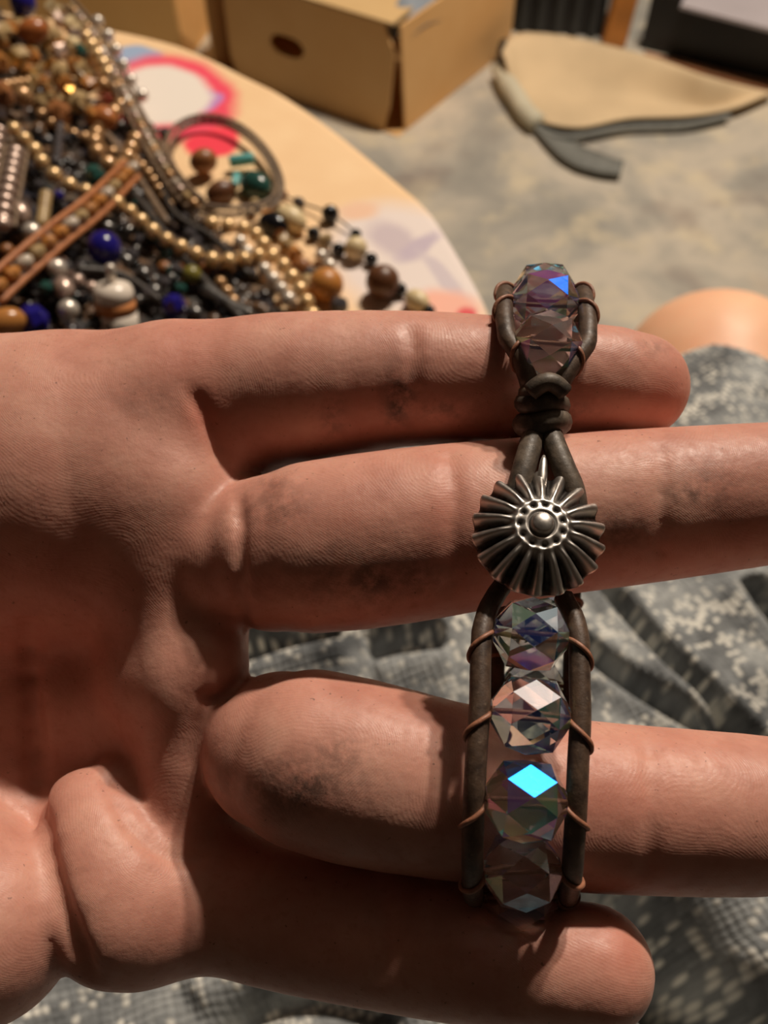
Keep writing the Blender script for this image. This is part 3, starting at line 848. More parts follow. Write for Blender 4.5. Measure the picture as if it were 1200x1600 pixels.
# ------------------------------------------------------------------ cardboard boxes and things on the floor
def cardboard_material(name, a, b):
    t = NT(name); p = t.pos()
    n = t.noise(p, 8, 4); l = t.noise(p, 180, 2)
    c = t.ramp(n, [(0.3, a), (0.7, b)])
    t.set(Base_Color=c, Roughness=0.85, Normal=t.bump(l, 0.1, 0.001))
    return t.m
M_CARD = cardboard_material('brown_cardboard', rgb(222, 172, 110), rgb(232, 186, 126))
M_CARD2 = cardboard_material('tan_cardboard', rgb(222, 172, 104), rgb(232, 186, 118))
M_CARDTOP = cardboard_material('pale_cardboard', rgb(206, 170, 118), rgb(216, 182, 130))
def slab(poly, n, th, mat, name, parent, hole=None):
    """flat polygon (3D loop) with thickness along n; optional inner loop with as many points"""
    poly = np.asarray(poly, float); n = np.asarray(n, float)
    k = len(poly)
    if hole is None:
        V = np.concatenate([poly, poly-n*th]); F = [list(range(k)), [k+i for i in range(k)][::-1]]
        for i in range(k): j = (i+1) % k; F.append([i, k+i, k+j, j])
    else:
        hole = np.asarray(hole, float)
        V = np.concatenate([poly, hole, poly-n*th, hole-n*th]); F = []
        for i in range(k):
            j = (i+1) % k
            F += [[i, j, k+j, k+i], [2*k+i, 3*k+i, 3*k+j, 2*k+j], [i, 2*k+i, 2*k+j, j], [k+i, k+j, 3*k+j, 3*k+i]]
    me = mesh(name, V, F, smooth=False); fix_normals(me)
    return link(name, me, mat, parent)
c0 = on_plane(622, 214, 0.0)
# height from the top corner of the box
dr = C3(624, 42, 1000.0)/1000.0 @ CR
tt_ = np.hypot(c0[0], c0[1])/np.hypot(dr[0], dr[1]); BH = CAMZ+dr[2]*tt_
pl_ = on_plane(483, 0, BH); uF = (pl_-np.array([c0[0], c0[1], BH])); uF[2] = 0; uF /= np.linalg.norm(uF)
pr_ = on_plane(768, 98, 0.0); uR = pr_-c0; uR[2] = 0; lenR = np.linalg.norm(uR)*1.22; uR /= np.linalg.norm(uR)
lenF = 0.40
print('box', c0, BH, uF, uR, lenR)
up = np.array([0, 0, 1.0]); nF = np.cross(up, uF); nF *= -np.sign(nF @ (c0)) ; nR = np.cross(uR, up); nR *= np.sign(nR[0])
bx_ = empty('cardboard_box', c0+uF*lenF/2+uR*lenR/2)
tag(bx_, 'open brown cardboard box with an oval hand hole, split at its near corner', 'box')
TH = 0.004
g0 = 0.020
o_ = c0+up*0.0
ang = np.arange(24)*2*math.pi/24
fc = c0+uF*0.225+up*BH*0.52
hole = [fc+uF*(0.036*np.sign(math.cos(a))*abs(math.cos(a))**0.8)+up*0.017*math.sin(a) for a in ang]
W_, T_ = lenF, BH
outer = []
for a in ang:
    cx_, sy_ = math.cos(a), math.sin(a)
    s_ = min((0.17)/max(1e-6, abs(cx_)), (T_/2)/max(1e-6, abs(sy_)))
    u_ = 0.185+np.clip(cx_*s_, -0.17, lenF-0.185-0.004); h_ = T_/2+np.clip(sy_*s_, -T_/2, T_/2)
    if u_ < 0.03: u_ = 0.004+g0*(1-h_/T_)
    outer.append(c0+uF*u_+up*h_)
slab(outer, nF, TH, M_CARD, 'front_panel', bx_, hole)
slab([c0+uR*(0.004+g0), c0+uR*lenR, c0+uR*lenR+up*BH, c0+uR*0.004+up*BH], nR, TH, M_CARD, 'side_panel', bx_)
slab([c0+uF*lenF, c0+uF*lenF+uR*lenR, c0+uF*lenF+uR*lenR+up*BH, c0+uF*lenF+up*BH], -nR, TH, M_CARD, 'side_panel', bx_)
slab([c0+uR*lenR, c0+uR*lenR+uF*lenF, c0+uR*lenR+uF*lenF+up*BH, c0+uR*lenR+up*BH], -nF, TH, M_CARD, 'back_panel', bx_)
slab([c0+up*.002, c0+uF*lenF+up*.002, c0+uF*lenF+uR*lenR+up*.002, c0+uR*lenR+up*.002], up, 0.002, M_CARD, 'bottom_panel', bx_)
tp = c0+up*(BH+0.002)
slab([tp+uF*0.012, tp+uF*lenF, tp+uF*lenF+uR*lenR*0.6-up*0.004, tp+uF*0.035+uR*lenR*0.6-up*0.004], up, 0.004, M_CARDTOP, 'flap', bx_)
slab([tp+uR*lenR+uF*0.02, tp+uR*lenR+uF*lenF, tp+uR*lenR*0.605+uF*lenF, tp+uR*lenR*0.605+uF*0.09], up, 0.004, M_CARDTOP, 'flap', bx_)
# something blue-grey poking out of the box
M_BLUE = simple('blue_grey_cloth', rgb(150, 160, 172), 0.8, 0.25, 40)
gq = []
for i in range(13):
    for j in range(9):
        u, v = i/12, j/8
        gq.append(c0+uF*(0.006+0.05*u)+uR*(0.035+0.11*v)+up*(BH-0.035+0.045*math.sin(3.1*u)*math.sin(3.1*v)+0.006*math.sin(9*u+5*v)))
Fq = [[i*9+j, (i+1)*9+j, (i+1)*9+j+1, i*9+j+1] for i in range(12) for j in range(8)]
cb = link('folded_cloth', mesh('folded_cloth', np.array(gq), Fq), M_BLUE); cb.modifiers.new('thickness', 'SOLIDIFY').thickness = 0.008
tag(cb, 'blue-grey folded cloth poking out of the cardboard box', 'cloth')
# second box, further left
d0 = on_plane(296, 112, 0.0)
v2 = np.array([-0.98, 0.18, 0]); w2 = np.array([0.18, 0.98, 0])
b2 = empty('cardboard_box', d0+v2*0.2+w2*0.15)
tag(b2, 'lighter tan cardboard box standing behind the table, left of the hand-hole box', 'box')
d0 = d0+np.array([-0.01, 0.02, 0]); H2 = 0.24
slab([d0, d0+v2*0.42, d0+v2*0.42+up*H2, d0+up*H2], np.cross(v2, up), TH, M_CARD2, 'front_panel', b2)
slab([d0+w2*0.005, d0+w2*0.3, d0+w2*0.3+up*H2, d0+w2*0.005+up*H2], -v2, TH, M_CARD2, 'side_panel', b2)
slab([d0+v2*0.42+w2*.005, d0+v2*0.42+w2*0.3, d0+v2*0.42+w2*0.3+up*H2, d0+v2*0.42+up*H2+w2*.005], v2, TH, M_CARD2, 'side_panel', b2)
slab([d0+w2*0.3, d0+v2*0.42+w2*0.3, d0+v2*0.42+w2*0.3+up*H2, d0+w2*0.3+up*H2], w2, TH, M_CARD2, 'back_panel', b2)
slab([d0+up*(H2+.003)+w2*.0, d0+v2*0.42+up*(H2+.003), d0+v2*0.42+w2*0.15+up*(H2+.003), d0+w2*0.15+up*(H2+.003)], up, 0.003, M_CARDTOP, 'flap', b2)
slab([d0+up*(H2+.003)+w2*.152, d0+v2*0.42+up*(H2+.003)+w2*.152, d0+v2*0.42+w2*0.3+up*(H2+.003), d0+w2*0.3+up*(H2+.003)], up, 0.003, M_CARDTOP, 'flap', b2)

# tan sheet lying on the floor with a raised back edge, pale rolled side and grey strap
M_TAN = simple('tan_canvas', rgb(206, 182, 146), 0.9, 0.10, 9, bump=0.2, bscale=200, bdist=0.001)
M_PALE = simple('pale_binding', rgb(196, 190, 168), 0.8, 0.08, 40)
M_GREYSTRAP = simple('grey_strap', rgb(116, 117, 112), 0.8, 0.15, 60)
front = catmull(np.array([(836, 186), (855, 202), (907, 208), (980, 194), (1072, 190), (1145, 176), (1205, 150)], float), 40)
back = catmull(np.array([(784, 84), (800, 58), (841, 55), (907, 64), (1017, 92), (1110, 124), (1205, 146)], float), 40)
gv = []; NV = 16
for (fx, fy), (bx2, by2) in zip(front, back):
    A = on_plane(fx, fy, 0.012); B = on_plane(bx2, by2, 0.010+0.045*sstep(1205, 1110, fx))
    for j in range(NV):
        v = j/(NV-1)
        P = A*(1-v)+B*v
        P[2] = 0.010+0.012*(1-v)**6+0.047*sstep(0.5, 1.0, v)*sstep(1205, 1110, fx)
        gv.append(P)
Fs = [[i*NV+j, (i+1)*NV+j, (i+1)*NV+j+1, i*NV+j+1] for i in range(39) for j in range(NV-1)]
sh = empty('canvas_sheet', on_plane(980, 150, 0.0))
tag(sh, 'tan canvas sheet on the floor with a pale rolled edge and grey strap', 'canvas sheet')
o = link('sheet', mesh('sheet', np.array(gv), Fs), M_TAN, sh); so = o.modifiers.new('thickness', 'SOLIDIFY'); so.thickness = 0.005; so.offset = 0
v, f = tube(catmull(np.array([on_plane(x, y, 0.02) for x, y in ((776, 108), (790, 128), (806, 152), (822, 176), (840, 192))]), 20), np.interp(np.linspace(0, 1, 20), [0, .3, 1], [0.010, 0.017, 0.016]), 12)
link('rolled_edge', mesh('rolled_edge', v, f), M_PALE, sh)
v, f = tube(catmull(np.array([on_plane(x, y, 0.012) for x, y in ((838, 200), (870, 213), (907, 213), (980, 200), (1072, 196), (1140, 182))]), 30), 0.006, 10)
link('edge_binding', mesh('edge_binding', v, f), M_GREYSTRAP, sh)
sp1 = catmull(np.array([on_plane(x, y, 0.008) for x, y in ((842, 196), (868, 218), (900, 242), (940, 258), (972, 264))]), 24)
T, N, B = frames(sp1, up=(0, 0, 1))
wd = np.interp(np.linspace(0, 1, 24), [0, .3, .7, 1], [0.014, 0.024, 0.034, 0.026])
Vs = np.concatenate([sp1+B*wd[:, None]+np.array([0, 0, .008]), sp1-B*wd[:, None]])
Fs = [[i, i+1, 24+i+1, 24+i] for i in range(23)]
o = link('strap', mesh('strap', Vs, Fs), M_GREYSTRAP, sh); o.modifiers.new('thickness', 'SOLIDIFY').thickness = 0.006
v, f = tube(np.array([on_plane(x, y, 0.03) for x, y in ((789, 70), (791, 86), (794, 104))]), [0.012, 0.018, 0.012], 10)
link('strap_end', mesh('strap_end', v, f), simple('black_webbing', rgb(22, 24, 26), 0.7), sh)
# far corner: black crate, wooden plank, brown board, black tray
M_BLACK = simple('black_plastic', rgb(24, 22, 22), 0.5, 0.3, 20)
M_DGREY = simple('dark_grey_metal', rgb(52, 54, 54), 0.5, 0.2, 20)
def quad_on_floor(pxs, z0, z1, name, mat, parent=None):
    B0 = [on_plane(x, y, z0) for x, y in pxs]
    return slab([b+up*(z1-z0) for b in B0], up, z1-z0, mat, name, parent)
cr = empty('black_crate', on_plane(865, 20, 0.0)); tag(cr, 'black plastic crate with ribbed front in the far dark corner', 'crate')
k0, k1 = on_plane(800, 48, 0), on_plane(940, 58, 0)
ub = (k1-k0)/np.linalg.norm(k1-k0); vb = np.cross(up, ub)
Lb = np.linalg.norm(k1-k0)
rotm = np.stack([ub, vb, up], 1)
for nm, cc, ss in (('front_panel', (Lb/2, 0.01, 0.14), (Lb, 0.02, 0.28)), ('back_panel', (Lb/2, 0.30, 0.14), (Lb, 0.02, 0.28)), ('side_panel', (0.01, 0.155, 0.14), (0.02, 0.27, 0.28)), ('side_panel', (Lb-0.01, 0.155, 0.14), (0.02, 0.27, 0.28)), ('bottom_panel', (Lb/2, 0.155, 0.01), (Lb-.04, 0.27, 0.02))):
    v, f = box((0, 0, 0), ss, 0.003); v = (v+np.array(cc)) @ rotm.T+k0
    link(nm, mesh(nm, v, f, False), M_BLACK, cr)
for i in range(5):
    v, f = box((0, 0, 0), (0.012, 0.012, 0.27), 0.002); v = (v+np.array([0.02+(Lb-0.04)*i/4, -0.006, 0.14])) @ rotm.T+k0
    link('rib', mesh('rib', v, f, False), M_DGREY, cr)
k2 = on_plane(957, 70, 0.0)
pw = box((0, 0, 0.35), (0.044, 0.03, 0.70), 0.004, None)
lean = np.array([[1, 0, 0.10], [0, 1, 0.10], [0, 0, 1]])
tag(link('wooden_plank', mesh('wooden_plank', pw[0] @ lean.T+k2, pw[1], False), simple('orange_wood', rgb(176, 112, 48), 0.5, 0.2, 25)), 'narrow orange-brown wooden plank leaning upright beside the black crate', 'plank')
tag(quad_on_floor([(1010, 92), (1006, 85), (1215, 137), (1215, 150)], 0.0, 0.006, 'brown_board', simple('red_brown_wood', rgb(150, 100, 66), 0.6, 0.2, 18)), 'thin reddish-brown board on the floor behind the canvas sheet', 'board')
tr = empty('black_tray', on_plane(1130, 40, 0.0)); tag(tr, 'black rimmed tray with pale grey insert, far right', 'tray')
quad_on_floor([(1000, 76), (1040, 20), (1062, -30), (1300, 20), (1300, 150)], 0.0, 0.10, 'tray_body', M_BLACK, tr).location = up*0.0
b_ = [on_plane(x, y, 0.10) for x, y in ((1062, 14), (1085, -30), (1300, 20), (1300, 76))]
slab([p+up*0.006 for p in b_], up, 0.006, simple('pale_grey_plastic', rgb(176, 168, 172), 0.5, 0.05, 20), 'insert', tr)
q4 = on_plane(1012, 62, 0.0)

# ------------------------------------------------------------------ the heap of jewellery
A_ = np.array([-0.215, 0.605]); B_ = np.array([0.015, 0.30])
dl = (B_-A_)/np.linalg.norm(B_-A_); nl = np.array([dl[1], -dl[0]])
if nl[0] > 0: nl = -nl
def mound(x, y):
    s = (x-A_[0])*nl[0]+(y-A_[1])*nl[1]
    e = (x-A_[0])*dl[0]+(y-A_[1])*dl[1]
    h = 0.150*sstep(0.0, 0.22, s)*(1-0.78*sstep(0.02, 0.40, e))*sstep(0.50, 0.42, e)*sstep(0.46, 0.30, s)*sstep(-0.16, -0.03, e)
    return h
def hit(px_, py_, lift=0.0):
    dr = C3(px_, py_, 1000.0)/1000.0 @ CR
    t = np.linspace(0.15, 0.80, 900)
    P = CO+dr*t[:, None]
    z = TZ+mound(P[:, 0], P[:, 1])+lift
    i = (P[:, 2] < z).argmax()
    return P[i] if i > 0 else on_plane(px_, py_, TZ+lift)
def pearl_mat(name, col, rough=0.22):
    t = NT(name); n = t.noise(t.obj(), 300, 3)
    t.set(Base_Color=t.mix(t.math('MULTIPLY', n, 0.35), col, tuple(c*0.72 for c in col[:3])+(1,)), Roughness=0.33, Metallic=0.5)
    t.b.inputs['Specular IOR Level'].default_value = 0.9; t.b.inputs['Coat Weight'].default_value = 0.8; t.b.inputs['Coat Roughness'].default_value = 0.06
    return t.m
def stone_mat(name, a, b, rough=0.3, scale=220, trans=0.0):
    t = NT(name); n = t.noise(t.obj(), scale, 5, 0.6)
    t.set(Base_Color=t.ramp(n, [(0.3, a), (0.7, b)]), Roughness=rough)
    t.b.inputs['Transmission Weight'].default_value = trans
    return t.m
M_P1 = pearl_mat('cream_pearl', rgb(228, 190, 136)); M_P2 = pearl_mat('white_pearl', rgb(222, 212, 200)); M_P3 = pearl_mat('champagne_pearl', rgb(196, 152, 104))
M_P4 = pearl_mat('rose_grey_pearl', rgb(190, 164, 150))
M_AMBER = stone_mat('amber_chip', rgb(150, 88, 40), rgb(196, 140, 76), 0.25)
M_GOLD = simple('brass', rgb(214, 166, 90), 0.3, 0.2, 300, metallic=0.9)
M_TANSTONE = stone_mat('tan_stone', rgb(140, 112, 76), rgb(196, 170, 124))
M_BROWN = stone_mat('brown_wood_bead', rgb(112, 66, 34), rgb(164, 108, 62), 0.4)
M_DKBROWN = stone_mat('dark_wood_bead', rgb(66, 38, 22), rgb(116, 72, 42), 0.4)
M_ORANGEW = stone_mat('orange_wood_bead', rgb(168, 106, 46), rgb(200, 136, 66), 0.4)
M_JET = stone_mat('black_glass', rgb(12, 12, 14), rgb(30, 30, 34), 0.12)
M_BLUEB = stone_mat('cobalt_glass', rgb(22, 16, 84), rgb(40, 34, 130), 0.12)
M_TEAL = stone_mat('turquoise', rgb(70, 150, 150), rgb(110, 186, 180), 0.35)
M_DTEAL = stone_mat('dark_green_glass', rgb(20, 50, 48), rgb(52, 92, 82), 0.15)
M_CREAM = stone_mat('cream_stone', rgb(206, 182, 136), rgb(228, 208, 166), 0.4)
M_STEEL = simple('steel_grey', rgb(130, 128, 126), 0.3, 0.25, 400, metallic=0.8)
M_CORD = leather_material('dark_cord', rgb(26, 22, 20), rgb(62, 52, 44))
M_CORD2 = leather_material('taupe_cord', rgb(84, 66, 50), rgb(136, 112, 88))
M_CORD3 = leather_material('orange_tan_cord', rgb(146, 84, 44), rgb(190, 124, 76))
M_ICE = simple('pale_glass', rgb(190, 176, 160), 0.1, 0.1, 300, spec=0.9)
M_SMOKE = stone_mat('smoky_glass', rgb(40, 38, 42), rgb(92, 88, 90), 0.12)

def ball(name, sx=1.0, seg=14, rings=8, facet=False, jag=0.0, seed=0):
    """unit bead, hole along x"""
    r = np.random.default_rng(seed)
    V, F = [], []
    for i in range(rings+1):
        a = math.pi*(0.04+0.92*i/rings)
        for k in range(seg):
            b = 2*math.pi*k/seg
            V.append((-math.cos(a)*sx, math.sin(a)*math.cos(b), math.sin(a)*math.sin(b)))
    for i in range(rings):
        for k in range(seg):
            l = (k+1) % seg; F.append([i*seg+k, i*seg+l, (i+1)*seg+l, (i+1)*seg+k])
    F.append(list(range(seg))[::-1]); F.append([rings*seg+k for k in range(seg)])
    V = np.array(V)
    if jag: V = V*(1+r.uniform(-jag, jag, (len(V), 1)))+r.uniform(-jag, jag, V.shape)*0.3
    me = mesh(name, V, F, smooth=not facet); fix_normals(me)
    return me
SH = {}
def shape(kind, mat):
    key = (kind, mat.name)
    if key not in SH:
        me = {'round': lambda: ball('bead', 0.96), 'oval': lambda: ball('bead', 1.35), 'disc': lambda: ball('bead', 0.42),
              'facet': lambda: ball('bead', 0.9, 8, 4, True), 'chip': lambda: ball('bead', 1.05, 6, 3, True, 0.28, 5), 'chip2': lambda: ball('bead', 0.8, 6, 3, True, 0.3, 9),
              'barrel': lambda: mesh('bead', *(lambda vf: (vf[0][:, [2, 0, 1]], vf[1]))(lathe([(0.55, -1.2), (0.85, -1.0), (1.0, 0), (0.85, 1.0), (0.55, 1.2)], 12))),
              'cyl': lambda: mesh('bead', *(lambda vf: (vf[0][:, [2, 0, 1]], vf[1]))(lathe([(0.9, -1.25), (1.0, -1.15), (1.0, 1.15), (0.9, 1.25)], 12)))}[kind]()
        me.materials.append(mat); SH[key] = me
    return SH[key]
def put_bead(parent, me, c, T, r, spin, name='bead', sc=(1, 1, 1)):
    T = T/np.linalg.norm(T)
    u = np.array([0.2, 0.1, 0.97]); y = u-T*(u @ T); y /= np.linalg.norm(y); z = np.cross(T, y)
    y2 = math.cos(spin)*y+math.sin(spin)*z; z2 = np.cross(T, y2)
    m = Matrix.Identity(4)
    for i in range(3):
        m[i][0], m[i][1], m[i][2], m[i][3] = T[i]*r*sc[0], y2[i]*r*sc[1], z2[i]*r*sc[2], c[i]
    o = link(name, me, None, parent); o.matrix_basis = m
    return o
jr = np.random.default_rng(21)
def strand(name, label, pxs, beads, pitch, lift=0.003, cord=M_CORD, cord_r=0.0006, group=None, cat='necklace', jitter=0.06, lifts=None):
    """beads: list of (shape, material, radius m) used in turn; pitch: gap factor"""
    P = np.array([hit(x, y, lift if lifts is None else lifts[i]) for i, (x, y) in enumerate(pxs)])
    Q = catmull(P, 200)
    L = np.r_[0, np.cumsum(np.linalg.norm(np.diff(Q, axis=0), axis=1))]
    root = empty(name, Q[len(Q)//2]); tag(root, label, cat, group)
    if cord is not None:
        v, f = tube(Q[::5], cord_r, 6); link('cord', mesh('cord', v, f), cord, root)
    s, i = 0.0, 0
    kx = {'round': .96, 'oval': 1.35, 'disc': .42, 'facet': .9, 'chip': 1.05, 'chip2': .8, 'barrel': 1.2, 'cyl': 1.25}
    while i < 140:
        k, m, r = beads[i % len(beads)]
        if m is None: s += r; i += 1; continue
        r = r*(1+jr.uniform(-jitter, jitter)); s += r*kx[k]*pitch
        if s > L[-1]: break
        c = np.array([np.interp(s, L, Q[:, a]) for a in range(3)])
        T = np.array([np.interp(s+0.001, L, Q[:, a])-np.interp(s-0.001, L, Q[:, a]) for a in range(3)])+1e-9
        put_bead(root, shape(k, m), c, T, r, jr.uniform(0, 6.28))
        vd = c-CO; sn = np.linalg.norm(np.cross(T/np.linalg.norm(T), vd/np.linalg.norm(vd)))
        s += r*kx[k]*(pitch+min(0.9, 1/max(0.45, sn)-1)); i += 1
    return root
def ladder(name, label, pxs, half, cord_r, beads, cordm, lift=0.006, group=None, b0=0.0, b1=1.0, cat='bracelet'):
    P = np.array([hit(x, y, lift) for x, y in pxs]); Q = catmull(P, 160)
    T = np.gradient(Q, axis=0); T /= np.linalg.norm(T, axis=1)[:, None]
    V = CO-Q; V /= np.linalg.norm(V, axis=1)[:, None]
    S = np.cross(T, V); S /= np.linalg.norm(S, axis=1)[:, None]
    root = empty(name, Q[80]); tag(root, label, cat, group)
    for sg in (-1, 1):
        v, f = tube(Q[::3]+sg*S[::3]*half, cord_r, 8); link('leather_cord', mesh('leather_cord', v, f), cordm, root)
    L = np.r_[0, np.cumsum(np.linalg.norm(np.diff(Q, axis=0), axis=1))]
    s, i = L[-1]*b0, 0
    while s < L[-1]*b1 and i < 90:
        k, m, r = beads[i % len(beads)]
        s += r*1.12
        j = min(159, np.searchsorted(L, s))
        put_bead(root, shape(k, m), Q[j]+V[j]*cord_r*0.4, S[j], r, jr.uniform(0, 6), sc=((half-cord_r)/r/(0.96 if k == 'round' else 0.9)*0.98, 1, 1))
        s += r*1.12; i += 1
    return root
# bottom of the heap: uncountable tangle
pts = []
r_ = np.random.default_rng(5)
while len(pts) < 2600:
    x, y = r_.uniform(-0.42, 0.03), r_.uniform(0.22, 0.60)
    h = mound(x, y)
    if h > 0.004: pts.append((x, y, TZ+h*r_.uniform(0.80, 0.97)-0.002, r_.uniform(0.0018, 0.0042)))
ico_v, ico_f = None, None
bm = bmesh.new(); bmesh.ops.create_icosphere(bm, subdivisions=1, radius=1.0)
bm.verts.index_update(); ico_v = np.array([v.co[:] for v in bm.verts]); ico_f = [[v.index for v in f.verts] for f in bm.faces]; bm.free()
bv, bf = merge([(ico_v*p[3]*np.array([1, 1, 0.9])+np.array(p[:3]), ico_f) for p in pts])
ns = 70
sx_, sy_ = np.meshgrid(np.linspace(-0.44, 0.05, ns), np.linspace(0.21, 0.62, ns), indexing='ij')
hz = TZ+mound(sx_, sy_)*0.86-0.0015
gi = np.arange(ns*ns).reshape(ns, ns)
gq = np.stack([gi[:-1, :-1], gi[1:, :-1], gi[1:, 1:], gi[:-1, 1:]], -1).reshape(-1, 4)
kq = (mound(sx_, sy_) > 0.0025); kq = (kq[:-1, :-1] & kq[1:, 1:]).ravel()
hv, hf = merge([(bv, bf), (np.stack([sx_, sy_, hz], -1).reshape(-1, 3), gq[kq].tolist())])
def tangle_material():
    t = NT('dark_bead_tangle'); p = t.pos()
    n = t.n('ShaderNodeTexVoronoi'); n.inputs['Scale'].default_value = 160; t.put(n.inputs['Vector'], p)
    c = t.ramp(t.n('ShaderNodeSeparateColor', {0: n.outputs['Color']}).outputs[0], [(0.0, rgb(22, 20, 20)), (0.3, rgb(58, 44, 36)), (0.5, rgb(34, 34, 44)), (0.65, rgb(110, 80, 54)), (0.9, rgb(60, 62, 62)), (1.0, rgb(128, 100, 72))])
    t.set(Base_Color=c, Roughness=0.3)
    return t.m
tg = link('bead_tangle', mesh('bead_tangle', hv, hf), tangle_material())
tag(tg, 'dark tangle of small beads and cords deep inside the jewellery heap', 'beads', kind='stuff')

# random strands filling the heap
fills = [('dark glass', [('facet', M_JET, 0.0030), ('facet', M_SMOKE, 0.0028)]), ('brown wooden', [('round', M_BROWN, 0.0034), ('disc', M_DKBROWN, 0.0034)]), ('amber chip', [('chip', M_AMBER, 0.0036), ('chip2', M_TANSTONE, 0.0034)]),
         ('smoky crystal', [('facet', M_SMOKE, 0.0034), ('round', M_STEEL, 0.0018)]), ('champagne pearl', [('round', M_P3, 0.0029)]), ('grey steel', [('barrel', M_STEEL, 0.0024), ('round', M_JET, 0.002)]),
         ('tan stone chip', [('chip', M_TANSTONE, 0.0036), ('chip2', M_GOLD, 0.0030)]), ('rose-grey pearl', [('round', M_P4, 0.0031)]), ('green glass', [('facet', M_DTEAL, 0.0031), ('round', M_JET, 0.0022)])]
def where(x, y):
    v = 'upper' if y < 170 else ('middle' if y < 340 else 'lower')
    h = 'far left' if x < 120 else ('left' if x < 250 else 'right')
    return v+' '+h
taken = {}
fr = np.random.default_rng(77)
n_f = 0
starts = [(20, 60, 0.5), (90, 90, 1.2), (30, 130, 0.9), (120, 150, 0.4), (60, 190, 1.0), (150, 220, 0.9), (10, 260, 1.4), (110, 240, 0.3), (190, 270, 0.8), (60, 300, 1.3), (20, 380, 0.2), (120, 350, 0.8), (230, 310, 1.0), (210, 380, 0.5),
          (30, 450, 0.1), (90, 400, 1.2), (140, 450, 0.1), (240, 430, 0.5), (300, 440, 0.4), (330, 380, 0.7), (250, 480, 0.1), (350, 460, 0.3), (390, 470, 0.6), (60, 30, 0.8), (5, 170, 0.6), (260, 350, 0.6), (300, 300, 0.9), (20, 500, 0.0), (200, 500, 0.0)]
kinds = [2, 6, 2, 6, 4, 3, 7, 0, 4, 0, 1, 0, 3, 5, 8, 7, 0, 5, 1, 0, 3, 0, 4, 6, 4, 8, 3, 1, 0]
for (x, y, a), k in zip(starts, kinds):
    P = []; xx, yy = x-60*math.cos(a), y-60*math.sin(a); aa = a
    for j in range(6):
        P.append((xx, yy)); aa += fr.uniform(-0.5, 0.5); xx += 32*math.cos(aa); yy += 32*math.sin(aa)
        if yy > 540: break
    if len(P) < 3: continue
    nm, bd = fills[k]
    nm2 = nm+' bead strand'
    key = (nm, where(x, y)); taken[key] = taken.get(key, 0)+1
    extra = {1: '', 2: ', second of two', 3: ', third of three'}[taken[key]]
    strand('beaded_strand', f'{nm} bead strand buried in the heap, {where(x, y)}{extra}', P, bd, 1.04, lift=0.0005+0.001*(n_f % 3), group='strands filling the jewellery heap', cat='bead strand')
    n_f += 1
# loose dark cords crossing the heap
for (lab, P, m, r) in (('long dark leather cord running down beside the cream pearl necklace', [(165, 250), (215, 310), (262, 372), (320, 440), (380, 500)], M_CORD, 0.0021),
                       ('dark cord crossing under the round leather bangle', [(240, 250), (270, 330), (330, 370), (390, 430)], M_CORD, 0.0017),
                       ('grey metal bar lying low on the heap above the hand', [(320, 450), (350, 470), (392, 492)], M_STEEL, 0.0026),
                       ('short dark cord under the dark blue bead', [(120, 420), (190, 430), (250, 470)], M_CORD, 0.0018),
                       ('taupe leather cord in the middle of the heap', [(150, 190), (190, 240), (230, 300), (262, 350)], M_CORD2, 0.0020),
                       ('dark grey cord standing among the beads, far left', [(95, 195), (92, 225), (88, 255)], M_SMOKE, 0.0020)):
    Q = catmull(np.array([hit(x, y, 0.004) for x, y in P]), 30); v, f = tube(Q, r, 8)
    tag(link('leather_thong' if m is not M_STEEL else 'metal_bar', mesh('leather_cord', v, f), m), lab, 'cord' if m is not M_STEEL else 'bar')
# the pearl necklaces
strand('pearl_necklace', 'cream pearl necklace snaking across the middle of the heap', [(12, 195), (28, 208), (53, 234), (70, 260), (98, 284), (132, 298), (172, 312), (205, 332), (243, 364), (290, 390), (338, 407), (388, 404), (408, 398)], [('round', M_P1, 0.0036)], 1.04, 0.0075)
strand('pearl_necklace', 'cream pearl necklace curving down to the hand, right end of heap', [(318, 348), (345, 352), (376, 356), (402, 369), (420, 396), (438, 410), (452, 428), (466, 448), (480, 474), (490, 500)], [('round', M_P1, 0.0038)], 1.04, 0.0055)
strand('pearl_necklace', 'white pearl strand tucked below the curved cream pearls', [(372, 372), (385, 392), (405, 412), (428, 438), (446, 460), (462, 484)], [('round', M_P2, 0.0033)], 1.05, 0.0035)
strand('pearl_necklace', 'short cream pearl strand at the top of the heap', [(132, 54), (143, 72), (155, 90), (165, 108), (173, 126)], [('round', M_P1, 0.0046)], 1.0, 0.008)
strand('pearl_necklace', 'champagne pearls in the centre of the heap', [(150, 130), (178, 138), (190, 162), (160, 195), (148, 222), (160, 250), (190, 260), (215, 215), (238, 216)], [('round', M_P3, 0.0042)], 1.05, 0.006)
strand('pearl_necklace', 'large baroque pearls hanging beside the orange wrap bracelet', [(22, 318), (42, 350), (62, 382), (92, 425), (104, 468), (110, 505)], [('oval', M_P4, 0.0042), ('round', M_P2, 0.0042)], 1.02, 0.0065)
strand('pearl_necklace', 'white pearls lying along the grey wrap bracelet', [(150, 30), (172, 60), (192, 100), (206, 128), (222, 150)], [('round', M_P2, 0.0036), ('round', None, 0.010)], 1.02, 0.011)
